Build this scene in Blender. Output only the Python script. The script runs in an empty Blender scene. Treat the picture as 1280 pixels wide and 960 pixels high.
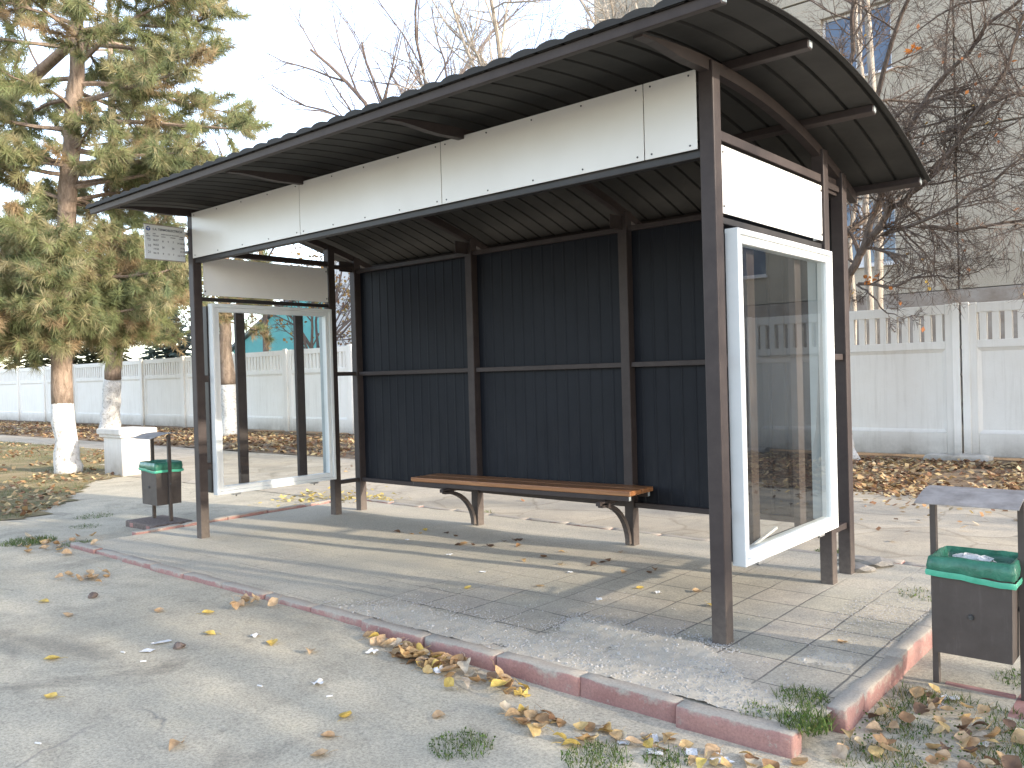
import bpy, bmesh, math, random
from mathutils import Vector, Matrix, noise
R = math.radians
random.seed(11)
sc = bpy.context.scene
col = sc.collection

# ------------------------------------------------------------------ helpers
class MB:
    """collects geometry for ONE mesh object (with an optional colour per vertex)"""
    def __init__(s): s.v=[]; s.f=[]; s.c=[]; s.smooth=False
    def add(s, vs, fs, c=None):
        n=len(s.v); s.v.extend(vs); s.f.extend([tuple(i+n for i in f) for f in fs])
        s.c.extend([c if c is not None else (1,1,1)]*len(vs))
    def box(s, x0,x1,y0,y1,z0,z1, bev=0.0, c=None):
        if bev<=0:
            vs=[(x,y,z) for z in (z0,z1) for y in (y0,y1) for x in (x0,x1)]
            s.add(vs,[(0,2,3,1),(4,5,7,6),(0,1,5,4),(2,6,7,3),(0,4,6,2),(1,3,7,5)],c)
            return
        bm=bmesh.new(); bmesh.ops.create_cube(bm,size=1)
        for v in bm.verts:
            v.co=Vector(((x0+x1)/2+v.co.x*(x1-x0),(y0+y1)/2+v.co.y*(y1-y0),(z0+z1)/2+v.co.z*(z1-z0)))
        bmesh.ops.bevel(bm,geom=list(bm.edges),offset=bev,segments=2,affect='EDGES',profile=.5)
        s.bm(bm,c)
    def bm(s,bm,c=None):
        bm.verts.index_update()
        s.add([tuple(v.co) for v in bm.verts],[tuple(v.index for v in f.verts) for f in bm.faces],c); bm.free()
    def tube(s, pts, rad, n=6, c=None, cap=True):
        pts=[Vector(p) for p in pts]; base=len(s.v); u=None
        for i,p in enumerate(pts):
            t=(pts[min(i+1,len(pts)-1)]-pts[max(i-1,0)])
            t=t.normalized() if t.length>1e-9 else Vector((0,0,1))
            if u is None:
                u=t.cross(Vector((0.31,.17,1)) if abs(t.z)<.95 else Vector((1,.2,0))).normalized()
            else:
                u=u-t*u.dot(t); u=u.normalized() if u.length>1e-9 else t.orthogonal().normalized()
            w=t.cross(u); r=rad[i] if isinstance(rad,(list,tuple)) else rad
            for k in range(n):
                a=2*math.pi*k/n; q=p+u*(math.cos(a)*r)+w*(math.sin(a)*r); s.v.append((q.x,q.y,q.z))
                s.c.append(c if c is not None else (1,1,1))
        for i in range(len(pts)-1):
            for k in range(n):
                a=base+i*n+k; b=base+i*n+(k+1)%n; s.f.append((a,b,b+n,a+n))
        if cap:
            s.f.append(tuple(base+k for k in range(n-1,-1,-1)))
            m=base+(len(pts)-1)*n; s.f.append(tuple(m+k for k in range(n)))
    def xform(s, M, start=0):
        for i in range(start,len(s.v)):
            p=M@Vector(s.v[i]); s.v[i]=(p.x,p.y,p.z)
    def mesh(s, name, m, smooth=False):
        me=bpy.data.meshes.new(name); me.from_pydata(s.v,[],s.f)
        a=me.color_attributes.new('Col','FLOAT_COLOR','POINT')
        buf=[]
        for c in s.c: buf.extend((c[0],c[1],c[2],1.0))
        a.data.foreach_set('color',buf)
        if m: me.materials.append(m)
        if smooth:
            me.polygons.foreach_set('use_smooth',[True]*len(me.polygons))
        me.update(); return me
    def build(s, name, m, parent=None, smooth=False):
        return obj(name, s.mesh(name,m,smooth), parent)

def obj(name, me, parent=None):
    o=bpy.data.objects.new(name,me); col.objects.link(o)
    if parent is not None: attach(o,parent)
    return o
def worldloc(o):
    l=o.location.copy()
    return l
def attach(o,parent):
    # meshes are written in world metres: parent keeps them where they stand
    o.parent=parent
    top=parent; M=Matrix.Identity(4)
    chain=[]
    while top is not None: chain.append(top); top=top.parent
    for p in reversed(chain): M=M@p.matrix_parent_inverse@p.matrix_basis
    o.matrix_parent_inverse=M.inverted()
def tag(o,label=None,cat=None,group=None,kind=None):
    if label: o['label']=label
    if cat: o['category']=cat
    if group: o['group']=group
    if kind: o['kind']=kind
    return o
def thing(name,loc,label,cat,group=None,rz=0):
    o=bpy.data.objects.new(name,None); col.objects.link(o); o.location=loc; o.rotation_euler=(0,0,rz)
    o.empty_display_size=.1
    return tag(o,label,cat,group)
def kids(o): return [c for c in bpy.data.objects if c.parent==o]
def copy_tree(o,parent=None):
    c=o.copy(); col.objects.link(c)
    if parent is not None:
        inv=o.matrix_parent_inverse.copy(); c.parent=parent; c.matrix_parent_inverse=inv
    for ch in kids(o): copy_tree(ch,c)
    return c
def sm(t): t=max(0,min(1,t)); return t*t*(3-2*t)
def rr(a,b): return random.uniform(a,b)

# ------------------------------------------------------------------ materials
def newmat(name):
    m=bpy.data.materials.new(name); m.use_nodes=True
    nt=m.node_tree; b=nt.nodes['Principled BSDF']; return m,nt,b
def nd(nt,t,**k):
    n=nt.nodes.new(t)
    for a,v in k.items():
        if a in n.inputs: n.inputs[a].default_value=v
        else: setattr(n,a,v)
    return n
def lk(nt,a,b): nt.links.new(a,b)
def ramp(nt,fac,stops):
    r=nt.nodes.new('ShaderNodeValToRGB'); e=r.color_ramp.elements
    while len(e)<len(stops): e.new(.5)
    for i,(p,c) in enumerate(stops): e[i].position=p; e[i].color=(c[0],c[1],c[2],1)
    lk(nt,fac,r.inputs[0]); return r
def mixc(nt,fac,a,b,mode='MIX'):
    n=nt.nodes.new('ShaderNodeMix'); n.data_type='RGBA'; n.blend_type=mode
    for s,i in ((fac,0),(a,6),(b,7)):
        if hasattr(s,'is_linked') or hasattr(s,'links'): lk(nt,s,n.inputs[i])
        else: n.inputs[i].default_value=s if not isinstance(s,tuple) else (s[0],s[1],s[2],1)
    return n.outputs[2]
def coords(nt,world=True):
    if world: return nt.nodes.new('ShaderNodeNewGeometry').outputs['Position']
    return nt.nodes.new('ShaderNodeTexCoord').outputs['Object']
def noise_n(nt,co,scale,detail=4,rough=.6,dist=0):
    n=nd(nt,'ShaderNodeTexNoise'); n.inputs['Scale'].default_value=scale; n.inputs['Detail'].default_value=detail
    n.inputs['Roughness'].default_value=rough; n.inputs['Distortion'].default_value=dist
    lk(nt,co,n.inputs['Vector']); return n.outputs['Fac']
def bump(nt,b,h,strength=.3,dist=.01):
    n=nd(nt,'ShaderNodeBump'); n.inputs['Strength'].default_value=strength; n.inputs['Distance'].default_value=dist
    lk(nt,h,n.inputs['Height']); lk(nt,n.outputs[0],b.inputs['Normal']); return n
def simple(name,c1,c2,scale=6,rough=.6,bs=.2,bscale=60,bdist=.004,metal=0,spec=.5,world=True,stops=(.35,.65)):
    m,nt,b=newmat(name); co=coords(nt,world)
    n=noise_n(nt,co,scale,5,.65)
    r=ramp(nt,n,[(stops[0],c1),(stops[1],c2)])
    lk(nt,r.outputs[0],b.inputs['Base Color'])
    b.inputs['Roughness'].default_value=rough; b.inputs['Metallic'].default_value=metal
    b.inputs['Specular IOR Level'].default_value=spec
    if bs>0: bump(nt,b,noise_n(nt,co,bscale,3,.6),bs,bdist)
    return m

def frame_paint():
    m,nt,b=newmat('brown_frame_paint'); co=coords(nt)
    n=noise_n(nt,co,9,6,.7); r=ramp(nt,n,[(.3,(.036,.027,.026)),(.7,(.054,.042,.039))])
    sep=nd(nt,'ShaderNodeSeparateXYZ'); lk(nt,co,sep.inputs[0])
    mr=nd(nt,'ShaderNodeMapRange'); mr.inputs[1].default_value=.0; mr.inputs[2].default_value=.35; mr.inputs[3].default_value=.55; mr.inputs[4].default_value=.0
    lk(nt,sep.outputs[2],mr.inputs[0])
    mu=nd(nt,'ShaderNodeMath',operation='MULTIPLY'); lk(nt,mr.outputs[0],mu.inputs[0]); lk(nt,noise_n(nt,co,30,4,.7),mu.inputs[1])
    c=mixc(nt,mu.outputs[0],r.outputs[0],(.26,.22,.18)); lk(nt,c,b.inputs['Base Color'])
    b.inputs['Roughness'].default_value=.55; b.inputs['Specular IOR Level'].default_value=.3
    bump(nt,b,noise_n(nt,co,140,2,.5),.08,.002); return m
M={}
M['frame']=frame_paint()
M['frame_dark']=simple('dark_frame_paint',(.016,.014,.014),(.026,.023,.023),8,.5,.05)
M['roof']=simple('graphite_roof_sheet',(.031,.0295,.0275),(.046,.0435,.040),3,.7,.05,20,.004,0,.2)
def backm():
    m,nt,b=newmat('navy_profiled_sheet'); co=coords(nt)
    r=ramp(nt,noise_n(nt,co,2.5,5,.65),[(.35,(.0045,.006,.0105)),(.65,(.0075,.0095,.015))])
    sep=nd(nt,'ShaderNodeSeparateXYZ'); lk(nt,co,sep.inputs[0])
    mr=nd(nt,'ShaderNodeMapRange'); mr.inputs[1].default_value=1.1; mr.inputs[2].default_value=.3; mr.inputs[3].default_value=.02; mr.inputs[4].default_value=.16; lk(nt,sep.outputs[2],mr.inputs[0])
    mp=nd(nt,'ShaderNodeMapping'); mp.inputs['Scale'].default_value=(6,6,.9); lk(nt,co,mp.inputs[0])
    st=ramp(nt,noise_n(nt,mp.outputs[0],1.6,6,.75),[(.42,(0,0,0)),(.75,(1,1,1))])
    sp=ramp(nt,noise_n(nt,co,1.7,3,.6),[(.68,(0,0,0)),(.80,(.5,.5,.5))])
    ad=nd(nt,'ShaderNodeMath',operation='ADD'); lk(nt,st.outputs[0],ad.inputs[0]); lk(nt,sp.outputs[0],ad.inputs[1])
    mu=nd(nt,'ShaderNodeMath',operation='MULTIPLY'); lk(nt,mr.outputs[0],mu.inputs[0]); lk(nt,ad.outputs[0],mu.inputs[1])
    c=mixc(nt,mu.outputs[0],r.outputs[0],(.13,.125,.12)); lk(nt,c,b.inputs['Base Color'])
    b.inputs['Roughness'].default_value=.6; b.inputs['Specular IOR Level'].default_value=.25
    bump(nt,b,noise_n(nt,co,3,3,.5),.12,.03); return m
M['back']=backm()
def white_panel():
    m,nt,b=newmat('white_composite_panel'); co=coords(nt)
    r=ramp(nt,noise_n(nt,co,1.7,4,.6),[(.3,(.65,.625,.58)),(.7,(.71,.69,.65))])
    lk(nt,r.outputs[0],b.inputs['Base Color']); b.inputs['Roughness'].default_value=.28
    bump(nt,b,noise_n(nt,co,1.4,2,.5),.12,.03); return m
M['panel']=white_panel()
M['side_panel']=simple('white_side_panel',(.80,.79,.77),(.85,.845,.825),2,.5,.05,30)
M['alu']=simple('white_aluminium',(.66,.69,.69),(.72,.745,.745),5,.35,.04)
M['alu_grey']=simple('grey_aluminium',(.30,.34,.35),(.36,.40,.41),5,.4,.04)
M['screw']=simple('screw_steel',(.05,.05,.05),(.12,.12,.12),40,.5,0,metal=.6)
M['steel']=simple('raw_steel',(.4,.4,.4),(.5,.5,.5),20,.4,.05,metal=.8)
def glass(name,tint,mult,dirt):
    m=bpy.data.materials.new(name); m.use_nodes=True; nt=m.node_tree; nt.nodes.clear()
    out=nd(nt,'ShaderNodeOutputMaterial'); tr=nd(nt,'ShaderNodeBsdfTransparent'); gl=nd(nt,'ShaderNodeBsdfGlossy'); df=nd(nt,'ShaderNodeBsdfDiffuse')
    tr.inputs[0].default_value=(*tint,1); gl.inputs['Roughness'].default_value=.0; gl.inputs[0].default_value=(.97,1,1,1)
    df.inputs[0].default_value=(.6,.58,.54,1)
    fr=nd(nt,'ShaderNodeFresnel'); fr.inputs[0].default_value=1.52
    mu=nd(nt,'ShaderNodeMath',operation='MULTIPLY'); mu.inputs[1].default_value=mult; mu.use_clamp=True; lk(nt,fr.outputs[0],mu.inputs[0])
    co=coords(nt); rm=ramp(nt,noise_n(nt,co,5,6,.7),[(.4,(0,0,0)),(.8,(dirt,dirt,dirt))])
    m1=nd(nt,'ShaderNodeMixShader'); lk(nt,rm.outputs[0],m1.inputs[0]); lk(nt,tr.outputs[0],m1.inputs[1]); lk(nt,df.outputs[0],m1.inputs[2])
    m2=nd(nt,'ShaderNodeMixShader'); lk(nt,mu.outputs[0],m2.inputs[0]); lk(nt,m1.outputs[0],m2.inputs[1]); lk(nt,gl.outputs[0],m2.inputs[2])
    lk(nt,m2.outputs[0],out.inputs[0]); return m
M['glass']=glass('showcase_glass',(.93,.95,.94),1.25,.02)
def winglass():
    m,nt,b=newmat('window_glass'); b.inputs['Base Color'].default_value=(.05,.09,.16,1); b.inputs['Roughness'].default_value=.05
    b.inputs['Specular IOR Level'].default_value=1; return m
M['winglass']=winglass()

def asphalt():
    m,nt,b=newmat('worn_asphalt'); co=coords(nt)
    big=noise_n(nt,co,.55,5,.6,.4); mid=noise_n(nt,co,3.2,6,.68,.3); fine=noise_n(nt,co,75,4,.85)
    r=ramp(nt,big,[(.33,(.365,.333,.262)),(.5,(.445,.405,.318)),(.68,(.54,.485,.375))])
    r2=ramp(nt,mid,[(.3,(.82,.82,.82)),(.52,(1,1,1)),(.75,(1.12,1.10,1.05))])
    c=mixc(nt,1.0,r.outputs[0],r2.outputs[0],'MULTIPLY')
    r3=ramp(nt,fine,[(.36,(.58,.58,.58)),(.5,(1,1,1)),(.64,(1.34,1.32,1.27))])
    c=mixc(nt,.8,c,r3.outputs[0],'MULTIPLY')
    # sparse dark stains
    st=ramp(nt,noise_n(nt,co,1.15,4,.75,.8),[(.56,(1,1,1)),(.72,(.62,.62,.63))])
    c=mixc(nt,1.0,c,st.outputs[0],'MULTIPLY')
    # cracks: distorted voronoi edges, shown only here and there
    nz=nd(nt,'ShaderNodeTexNoise'); nz.inputs['Scale'].default_value=1.6; nz.inputs['Detail'].default_value=5; lk(nt,co,nz.inputs['Vector'])
    ad=nd(nt,'ShaderNodeVectorMath',operation='MULTIPLY_ADD'); lk(nt,nz.outputs['Color'],ad.inputs[0]); ad.inputs[1].default_value=(.75,.75,0); lk(nt,co,ad.inputs[2])
    vo=nd(nt,'ShaderNodeTexVoronoi',feature='DISTANCE_TO_EDGE'); vo.inputs['Scale'].default_value=.85; lk(nt,ad.outputs[0],vo.inputs['Vector'])
    cr=ramp(nt,vo.outputs['Distance'],[(.0,(.9,.9,.9)),(.005,(.45,.45,.45)),(.013,(0,0,0))])
    mk=ramp(nt,noise_n(nt,co,.8,3,.6),[(.50,(0,0,0)),(.62,(.8,.8,.8))])
    cm=mixc(nt,1.0,cr.outputs[0],mk.outputs[0],'MULTIPLY')
    c=mixc(nt,cm,c,(.16,.155,.145))
    lk(nt,c,b.inputs['Base Color']); b.inputs['Roughness'].default_value=.93; b.inputs['Specular IOR Level'].default_value=.2
    ma=nd(nt,'ShaderNodeMath',operation='MULTIPLY_ADD'); lk(nt,mid,ma.inputs[0]); ma.inputs[1].default_value=1.6; lk(nt,fine,ma.inputs[2])
    mb=nd(nt,'ShaderNodeMath',operation='SUBTRACT'); lk(nt,ma.outputs[0],mb.inputs[0]); lk(nt,cm,mb.inputs[1])
    bump(nt,b,mb.outputs[0],.55,.008); return m
M['asphalt']=asphalt()

def paving():
    m,nt,b=newmat('dusty_paving_tiles'); co=coords(nt)
    mp=nd(nt,'ShaderNodeMapping'); mp.inputs['Location'].default_value=(-.06+3.0,.07+3.0,0); lk(nt,co,mp.inputs[0])
    br=nd(nt,'ShaderNodeTexBrick'); br.offset=0; br.squash=1
    br.inputs['Scale'].default_value=1; br.inputs['Mortar Size'].default_value=.006; br.inputs['Mortar Smooth'].default_value=.3
    br.inputs['Brick Width'].default_value=.30; br.inputs['Row Height'].default_value=.30; br.inputs['Bias'].default_value=0
    br.inputs['Color1'].default_value=(.345,.325,.265,1); br.inputs['Color2'].default_value=(.42,.37,.305,1); br.inputs['Mortar'].default_value=(.15,.14,.125,1)
    dn_=nd(nt,'ShaderNodeTexNoise'); dn_.inputs['Scale'].default_value=3.1; dn_.inputs['Detail'].default_value=3; lk(nt,co,dn_.inputs['Vector'])
    da=nd(nt,'ShaderNodeVectorMath',operation='MULTIPLY_ADD'); lk(nt,dn_.outputs['Color'],da.inputs[0]); da.inputs[1].default_value=(.022,.022,0); lk(nt,mp.outputs[0],da.inputs[2])
    lk(nt,da.outputs[0],br.inputs['Vector'])
    big=noise_n(nt,co,.9,5,.65,.3); mid=noise_n(nt,co,5,7,.75); fine=noise_n(nt,co,95,4,.85)
    d=ramp(nt,mid,[(.3,(.78,.79,.8)),(.7,(1.12,1.1,1.06))])
    c=mixc(nt,1.0,br.outputs['Color'],d.outputs[0],'MULTIPLY')
    # dust blown over the tiles, thicker to the left and along the back
    sep=nd(nt,'ShaderNodeSeparateXYZ'); lk(nt,co,sep.inputs[0])
    mx=nd(nt,'ShaderNodeMapRange'); mx.inputs[1].default_value=-.6; mx.inputs[2].default_value=-3.0; mx.inputs[3].default_value=-.12; mx.inputs[4].default_value=.22; lk(nt,sep.outputs[0],mx.inputs[0])
    my=nd(nt,'ShaderNodeMapRange'); my.inputs[1].default_value=1.0; my.inputs[2].default_value=1.7; my.inputs[3].default_value=0; my.inputs[4].default_value=.35; lk(nt,sep.outputs[1],my.inputs[0])
    a1=nd(nt,'ShaderNodeMath',operation='ADD'); lk(nt,mx.outputs[0],a1.inputs[0]); lk(nt,my.outputs[0],a1.inputs[1])
    a2=nd(nt,'ShaderNodeMath',operation='ADD'); lk(nt,a1.outputs[0],a2.inputs[0]); lk(nt,big,a2.inputs[1])
    du=ramp(nt,a2.outputs[0],[(.40,(0,0,0)),(.55,(.45,.45,.45)),(.80,(.93,.93,.93))])
    c=mixc(nt,du.outputs[0],c,(.45,.41,.33))
    f=ramp(nt,fine,[(.36,(.62,.62,.62)),(.5,(1,1,1)),(.64,(1.3,1.28,1.24))]); c=mixc(nt,.85,c,f.outputs[0],'MULTIPLY')
    lk(nt,c,b.inputs['Base Color']); b.inputs['Roughness'].default_value=.92; b.inputs['Specular IOR Level'].default_value=.2
    iv=nd(nt,'ShaderNodeMath',operation='MULTIPLY_ADD'); lk(nt,br.outputs['Fac'],iv.inputs[0]); iv.inputs[1].default_value=-1.2; lk(nt,mid,iv.inputs[2])
    i2=nd(nt,'ShaderNodeMath',operation='MULTIPLY_ADD'); lk(nt,fine,i2.inputs[0]); i2.inputs[1].default_value=.35; lk(nt,iv.outputs[0],i2.inputs[2])
    bump(nt,b,i2.outputs[0],.5,.006); return m
M['paving']=paving()
def slabs():
    m,nt,b=newmat('footpath_concrete'); co=coords(nt)
    nz=nd(nt,'ShaderNodeTexNoise'); nz.inputs['Scale'].default_value=1.3; nz.inputs['Detail'].default_value=4; lk(nt,co,nz.inputs['Vector'])
    ad=nd(nt,'ShaderNodeVectorMath',operation='MULTIPLY_ADD'); lk(nt,nz.outputs['Color'],ad.inputs[0]); ad.inputs[1].default_value=(.6,.6,0); lk(nt,co,ad.inputs[2])
    vo=nd(nt,'ShaderNodeTexVoronoi',feature='DISTANCE_TO_EDGE'); vo.inputs['Scale'].default_value=1.25; lk(nt,ad.outputs[0],vo.inputs['Vector'])
    vc=nd(nt,'ShaderNodeTexVoronoi'); vc.inputs['Scale'].default_value=1.25; lk(nt,ad.outputs[0],vc.inputs['Vector'])
    sp=nd(nt,'ShaderNodeSeparateXYZ'); lk(nt,vc.outputs['Color'],sp.inputs[0])
    base=ramp(nt,sp.outputs[0],[(0,(.40,.36,.29)),(1,(.47,.425,.35))])
    cr=ramp(nt,vo.outputs['Distance'],[(0,(.5,.47,.43)),(.012,(.75,.73,.7)),(.03,(1,1,1))])
    c=mixc(nt,.5,base.outputs[0],cr.outputs[0],'MULTIPLY')
    d=ramp(nt,noise_n(nt,co,1.6,7,.7,.4),[(.3,(.74,.74,.75)),(.7,(1.13,1.1,1.05))])
    c=mixc(nt,1.0,c,d.outputs[0],'MULTIPLY')
    f=ramp(nt,noise_n(nt,co,120,2,.8),[(.35,(.7,.7,.7)),(.65,(1.22,1.21,1.18))]); c=mixc(nt,.8,c,f.outputs[0],'MULTIPLY')
    lk(nt,c,b.inputs['Base Color']); b.inputs['Roughness'].default_value=.93; b.inputs['Specular IOR Level'].default_value=.2
    bump(nt,b,noise_n(nt,co,9,6,.7),.4,.01); return m
M['slabs']=slabs()
def kerbmat():
    m,nt,b=newmat('red_painted_kerb'); co=coords(nt)
    n=noise_n(nt,co,7,6,.72); 
    red=ramp(nt,noise_n(nt,co,3,5,.6),[(.3,(.26,.135,.12)),(.7,(.35,.20,.175))])
    g=nt.nodes.new('ShaderNodeNewGeometry'); sep=nd(nt,'ShaderNodeSeparateXYZ'); lk(nt,g.outputs['Normal'],sep.inputs[0])
    up=nd(nt,'ShaderNodeMath',operation='MULTIPLY_ADD'); lk(nt,sep.outputs[2],up.inputs[0]); up.inputs[1].default_value=.42; lk(nt,n,up.inputs[2])
    w=ramp(nt,up.outputs[0],[(.60,(0,0,0)),(.76,(.92,.92,.92))])
    c=mixc(nt,w.outputs[0],red.outputs[0],(.345,.32,.27))
    ch=ramp(nt,noise_n(nt,co,16,5,.8),[(.58,(0,0,0)),(.66,(.8,.8,.8))]); c=mixc(nt,ch.outputs[0],c,(.33,.30,.265))
    f=ramp(nt,noise_n(nt,co,90,3,.8),[(.35,(.78,.78,.78)),(.65,(1.15,1.15,1.13))]); c=mixc(nt,.8,c,f.outputs[0],'MULTIPLY')
    lk(nt,c,b.inputs['Base Color']); b.inputs['Roughness'].default_value=.9
    bump(nt,b,noise_n(nt,co,60,5,.75),.5,.006); return m
M['kerb']=kerbmat()
def whitewash(name,c1,c2,dirt=True):
    m,nt,b=newmat(name); co=coords(nt)
    r=ramp(nt,noise_n(nt,co,1.3,6,.7),[(.3,c1),(.7,c2)]); c=r.outputs[0]
    if dirt:
        sep=nd(nt,'ShaderNodeSeparateXYZ'); lk(nt,co,sep.inputs[0])
        mr=nd(nt,'ShaderNodeMapRange'); mr.inputs[1].default_value=.38; mr.inputs[2].default_value=-.05; mr.inputs[3].default_value=0; mr.inputs[4].default_value=1.5; lk(nt,sep.outputs[2],mr.inputs[0])
        mu=nd(nt,'ShaderNodeMath',operation='MULTIPLY'); lk(nt,mr.outputs[0],mu.inputs[0]); lk(nt,noise_n(nt,co,2.4,6,.75),mu.inputs[1]); mu.use_clamp=True
        c=mixc(nt,mu.outputs[0],c,(.30,.27,.23))
        # faint vertical streaks below the rails
        mp=nd(nt,'ShaderNodeMapping'); mp.inputs['Scale'].default_value=(14,14,.8); lk(nt,co,mp.inputs[0])
        s=ramp(nt,noise_n(nt,mp.outputs[0],1,4,.7),[(.5,(1,1,1)),(.75,(.84,.83,.81))]); c=mixc(nt,.7,c,s.outputs[0],'MULTIPLY')
    oi=nd(nt,'ShaderNodeObjectInfo'); tv=ramp(nt,oi.outputs['Random'],[(0,(.86,.85,.83)),(1,(1.04,1.04,1.04))]); c=mixc(nt,1.0,c,tv.outputs[0],'MULTIPLY')
    lk(nt,c,b.inputs['Base Color']); b.inputs['Roughness'].default_value=.85; b.inputs['Specular IOR Level'].default_value=.25
    bump(nt,b,noise_n(nt,co,35,5,.7),.35,.006); return m
M['fence']=whitewash('whitewashed_concrete',(.84,.81,.745),(.90,.88,.825))
M['block']=whitewash('block_whitewash',(.62,.60,.57),(.74,.73,.71))
M['crack']=simple('crack_shadow',(.07,.065,.06),(.12,.11,.10),20,.95,0)
def facade():
    m,nt,b=newmat('precast_facade'); co=coords(nt)
    r=ramp(nt,noise_n(nt,co,.6,6,.7,.5),[(.3,(.40,.36,.29)),(.55,(.49,.445,.365)),(.75,(.55,.505,.42))])
    sp=ramp(nt,noise_n(nt,co,45,3,.8),[(.33,(.72,.72,.7)),(.6,(1.08,1.08,1.07))])
    c=mixc(nt,.9,r.outputs[0],sp.outputs[0],'MULTIPLY')
    st=ramp(nt,noise_n(nt,co,2.6,5,.75,.8),[(.62,(1,1,1)),(.72,(.7,.68,.64))]); c=mixc(nt,.8,c,st.outputs[0],'MULTIPLY')
    lk(nt,c,b.inputs['Base Color']); b.inputs['Roughness'].default_value=.95; b.inputs['Specular IOR Level'].default_value=.15
    bump(nt,b,noise_n(nt,co,40,4,.8),.6,.02); return m
M['facade']=facade()
M['joint']=simple('dark_joint',(.06,.055,.05),(.10,.095,.09),9,.95,0)
M['plinth']=simple('dirty_plinth',(.26,.22,.18),(.36,.33,.29),2.5,.95,.4,20,.02)
M['winframe']=simple('white_window_frame',(.66,.66,.66),(.76,.76,.76),5,.5,0)
M['teal']=simple('teal_render',(.20,.58,.56),(.24,.66,.63),1,.9,.1)
M['whitewall']=simple('white_render',(.72,.71,.69),(.80,.79,.77),2,.9,.2,10,.02)
M['roofgrey']=simple('grey_roofing',(.3,.3,.3),(.4,.4,.4),3,.8,.1)
def barkmat(name,c1,c2,scale=14):
    m,nt,b=newmat(name); co=coords(nt,False)
    mp=nd(nt,'ShaderNodeMapping'); mp.inputs['Scale'].default_value=(1,1,.3); lk(nt,co,mp.inputs[0])
    n=noise_n(nt,mp.outputs[0],scale,6,.75,.6)
    r=ramp(nt,n,[(.32,c1),(.66,c2)]); lk(nt,r.outputs[0],b.inputs['Base Color']); b.inputs['Roughness'].default_value=.9; b.inputs['Specular IOR Level'].default_value=.2
    bump(nt,b,n,.8,.03); return m
M['bark']=barkmat('grey_brown_bark',(.07,.05,.04),(.19,.15,.122))
M['bark_pine']=barkmat('pine_bark',(.13,.095,.07),(.36,.28,.22),16)
M['bark_pale']=barkmat('pale_bark',(.25,.22,.18),(.48,.43,.37))
M['twig']=barkmat('far_twig_bark',(.13,.10,.09),(.22,.18,.16))
def limewash():
    m,nt,b=newmat('lime_washed_bark'); co=coords(nt,False); n=noise_n(nt,co,18,6,.75,.4)
    r=ramp(nt,n,[(.36,(.24,.21,.18)),(.47,(.60,.59,.56)),(.7,(.74,.73,.71))]); lk(nt,r.outputs[0],b.inputs['Base Color']); b.inputs['Roughness'].default_value=.9
    bump(nt,b,n,.8,.03); return m
M['lime']=limewash()
def colmat(name,rough=.7,trans=.3,hue=None,nscale=0,spec=.3):
    """colour from the mesh's own colour attribute, leaf-like translucency"""
    m=bpy.data.materials.new(name); m.use_nodes=True; nt=m.node_tree; b=nt.nodes['Principled BSDF']
    at=nd(nt,'ShaderNodeAttribute'); at.attribute_name='Col'; c=at.outputs['Color']
    b.inputs['Roughness'].default_value=rough; b.inputs['Specular IOR Level'].default_value=spec
    lk(nt,c,b.inputs['Base Color'])
    if trans>0:
        t=nd(nt,'ShaderNodeBsdfTranslucent'); lk(nt,c,t.inputs[0]); mx=nd(nt,'ShaderNodeMixShader'); mx.inputs[0].default_value=trans
        out=nt.nodes['Material Output']; lk(nt,b.outputs[0],mx.inputs[1]); lk(nt,t.outputs[0],mx.inputs[2]); lk(nt,mx.outputs[0],out.inputs[0])
    return m
M['needle']=colmat('pine_needles',.55,.25)
M['foliage']=colmat('leaf_litter_colours',.8,.2)
M['grass']=colmat('grass_blades',.6,.35)
M['stone']=colmat('loose_stone',.95,0)
def leafmat(name,stops):
    m=bpy.data.materials.new(name); m.use_nodes=True; nt=m.node_tree; b=nt.nodes['Principled BSDF']
    oi=nd(nt,'ShaderNodeObjectInfo'); r=ramp(nt,oi.outputs['Random'],stops); r.color_ramp.interpolation='LINEAR'
    co=coords(nt,False); v=ramp(nt,noise_n(nt,co,38,5,.7),[(.35,(.62,.56,.5)),(.6,(1.05,1.03,1))])
    c=mixc(nt,.85,r.outputs[0],v.outputs[0],'MULTIPLY'); lk(nt,c,b.inputs['Base Color']); b.inputs['Roughness'].default_value=.6
    t=nd(nt,'ShaderNodeBsdfTranslucent'); lk(nt,c,t.inputs[0]); mx=nd(nt,'ShaderNodeMixShader'); mx.inputs[0].default_value=.22
    out=nt.nodes['Material Output']; lk(nt,b.outputs[0],mx.inputs[1]); lk(nt,t.outputs[0],mx.inputs[2]); lk(nt,mx.outputs[0],out.inputs[0]); return m
M['leaf']=leafmat('dry_leaf',[(0,(.22,.12,.06)),(.2,(.40,.26,.13)),(.4,(.52,.37,.20)),(.6,(.58,.41,.19)),(.78,(.62,.46,.20)),(.9,(.58,.52,.42)),(1,(.30,.17,.08))])
M['leaf_yellow']=leafmat('yellow_leaf',[(0,(.58,.41,.10)),(1,(.66,.52,.15))])
M['leaf_tan']=leafmat('tan_leaf',[(0,(.50,.33,.18)),(1,(.58,.44,.28))])
M['leaf_dark']=leafmat('dark_leaf',[(0,(.10,.06,.04)),(1,(.2,.12,.07))])
M['paper']=simple('white_paper_scrap',(.55,.55,.54),(.66,.66,.65),30,.8,.2,80)
M['pebble']=simple('dark_stone',(.09,.07,.06),(.18,.14,.12),40,.9,.5,60)
M['rock']=simple('pale_broken_concrete',(.17,.16,.14),(.28,.26,.23),9,.95,.6,40,.01)
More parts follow.
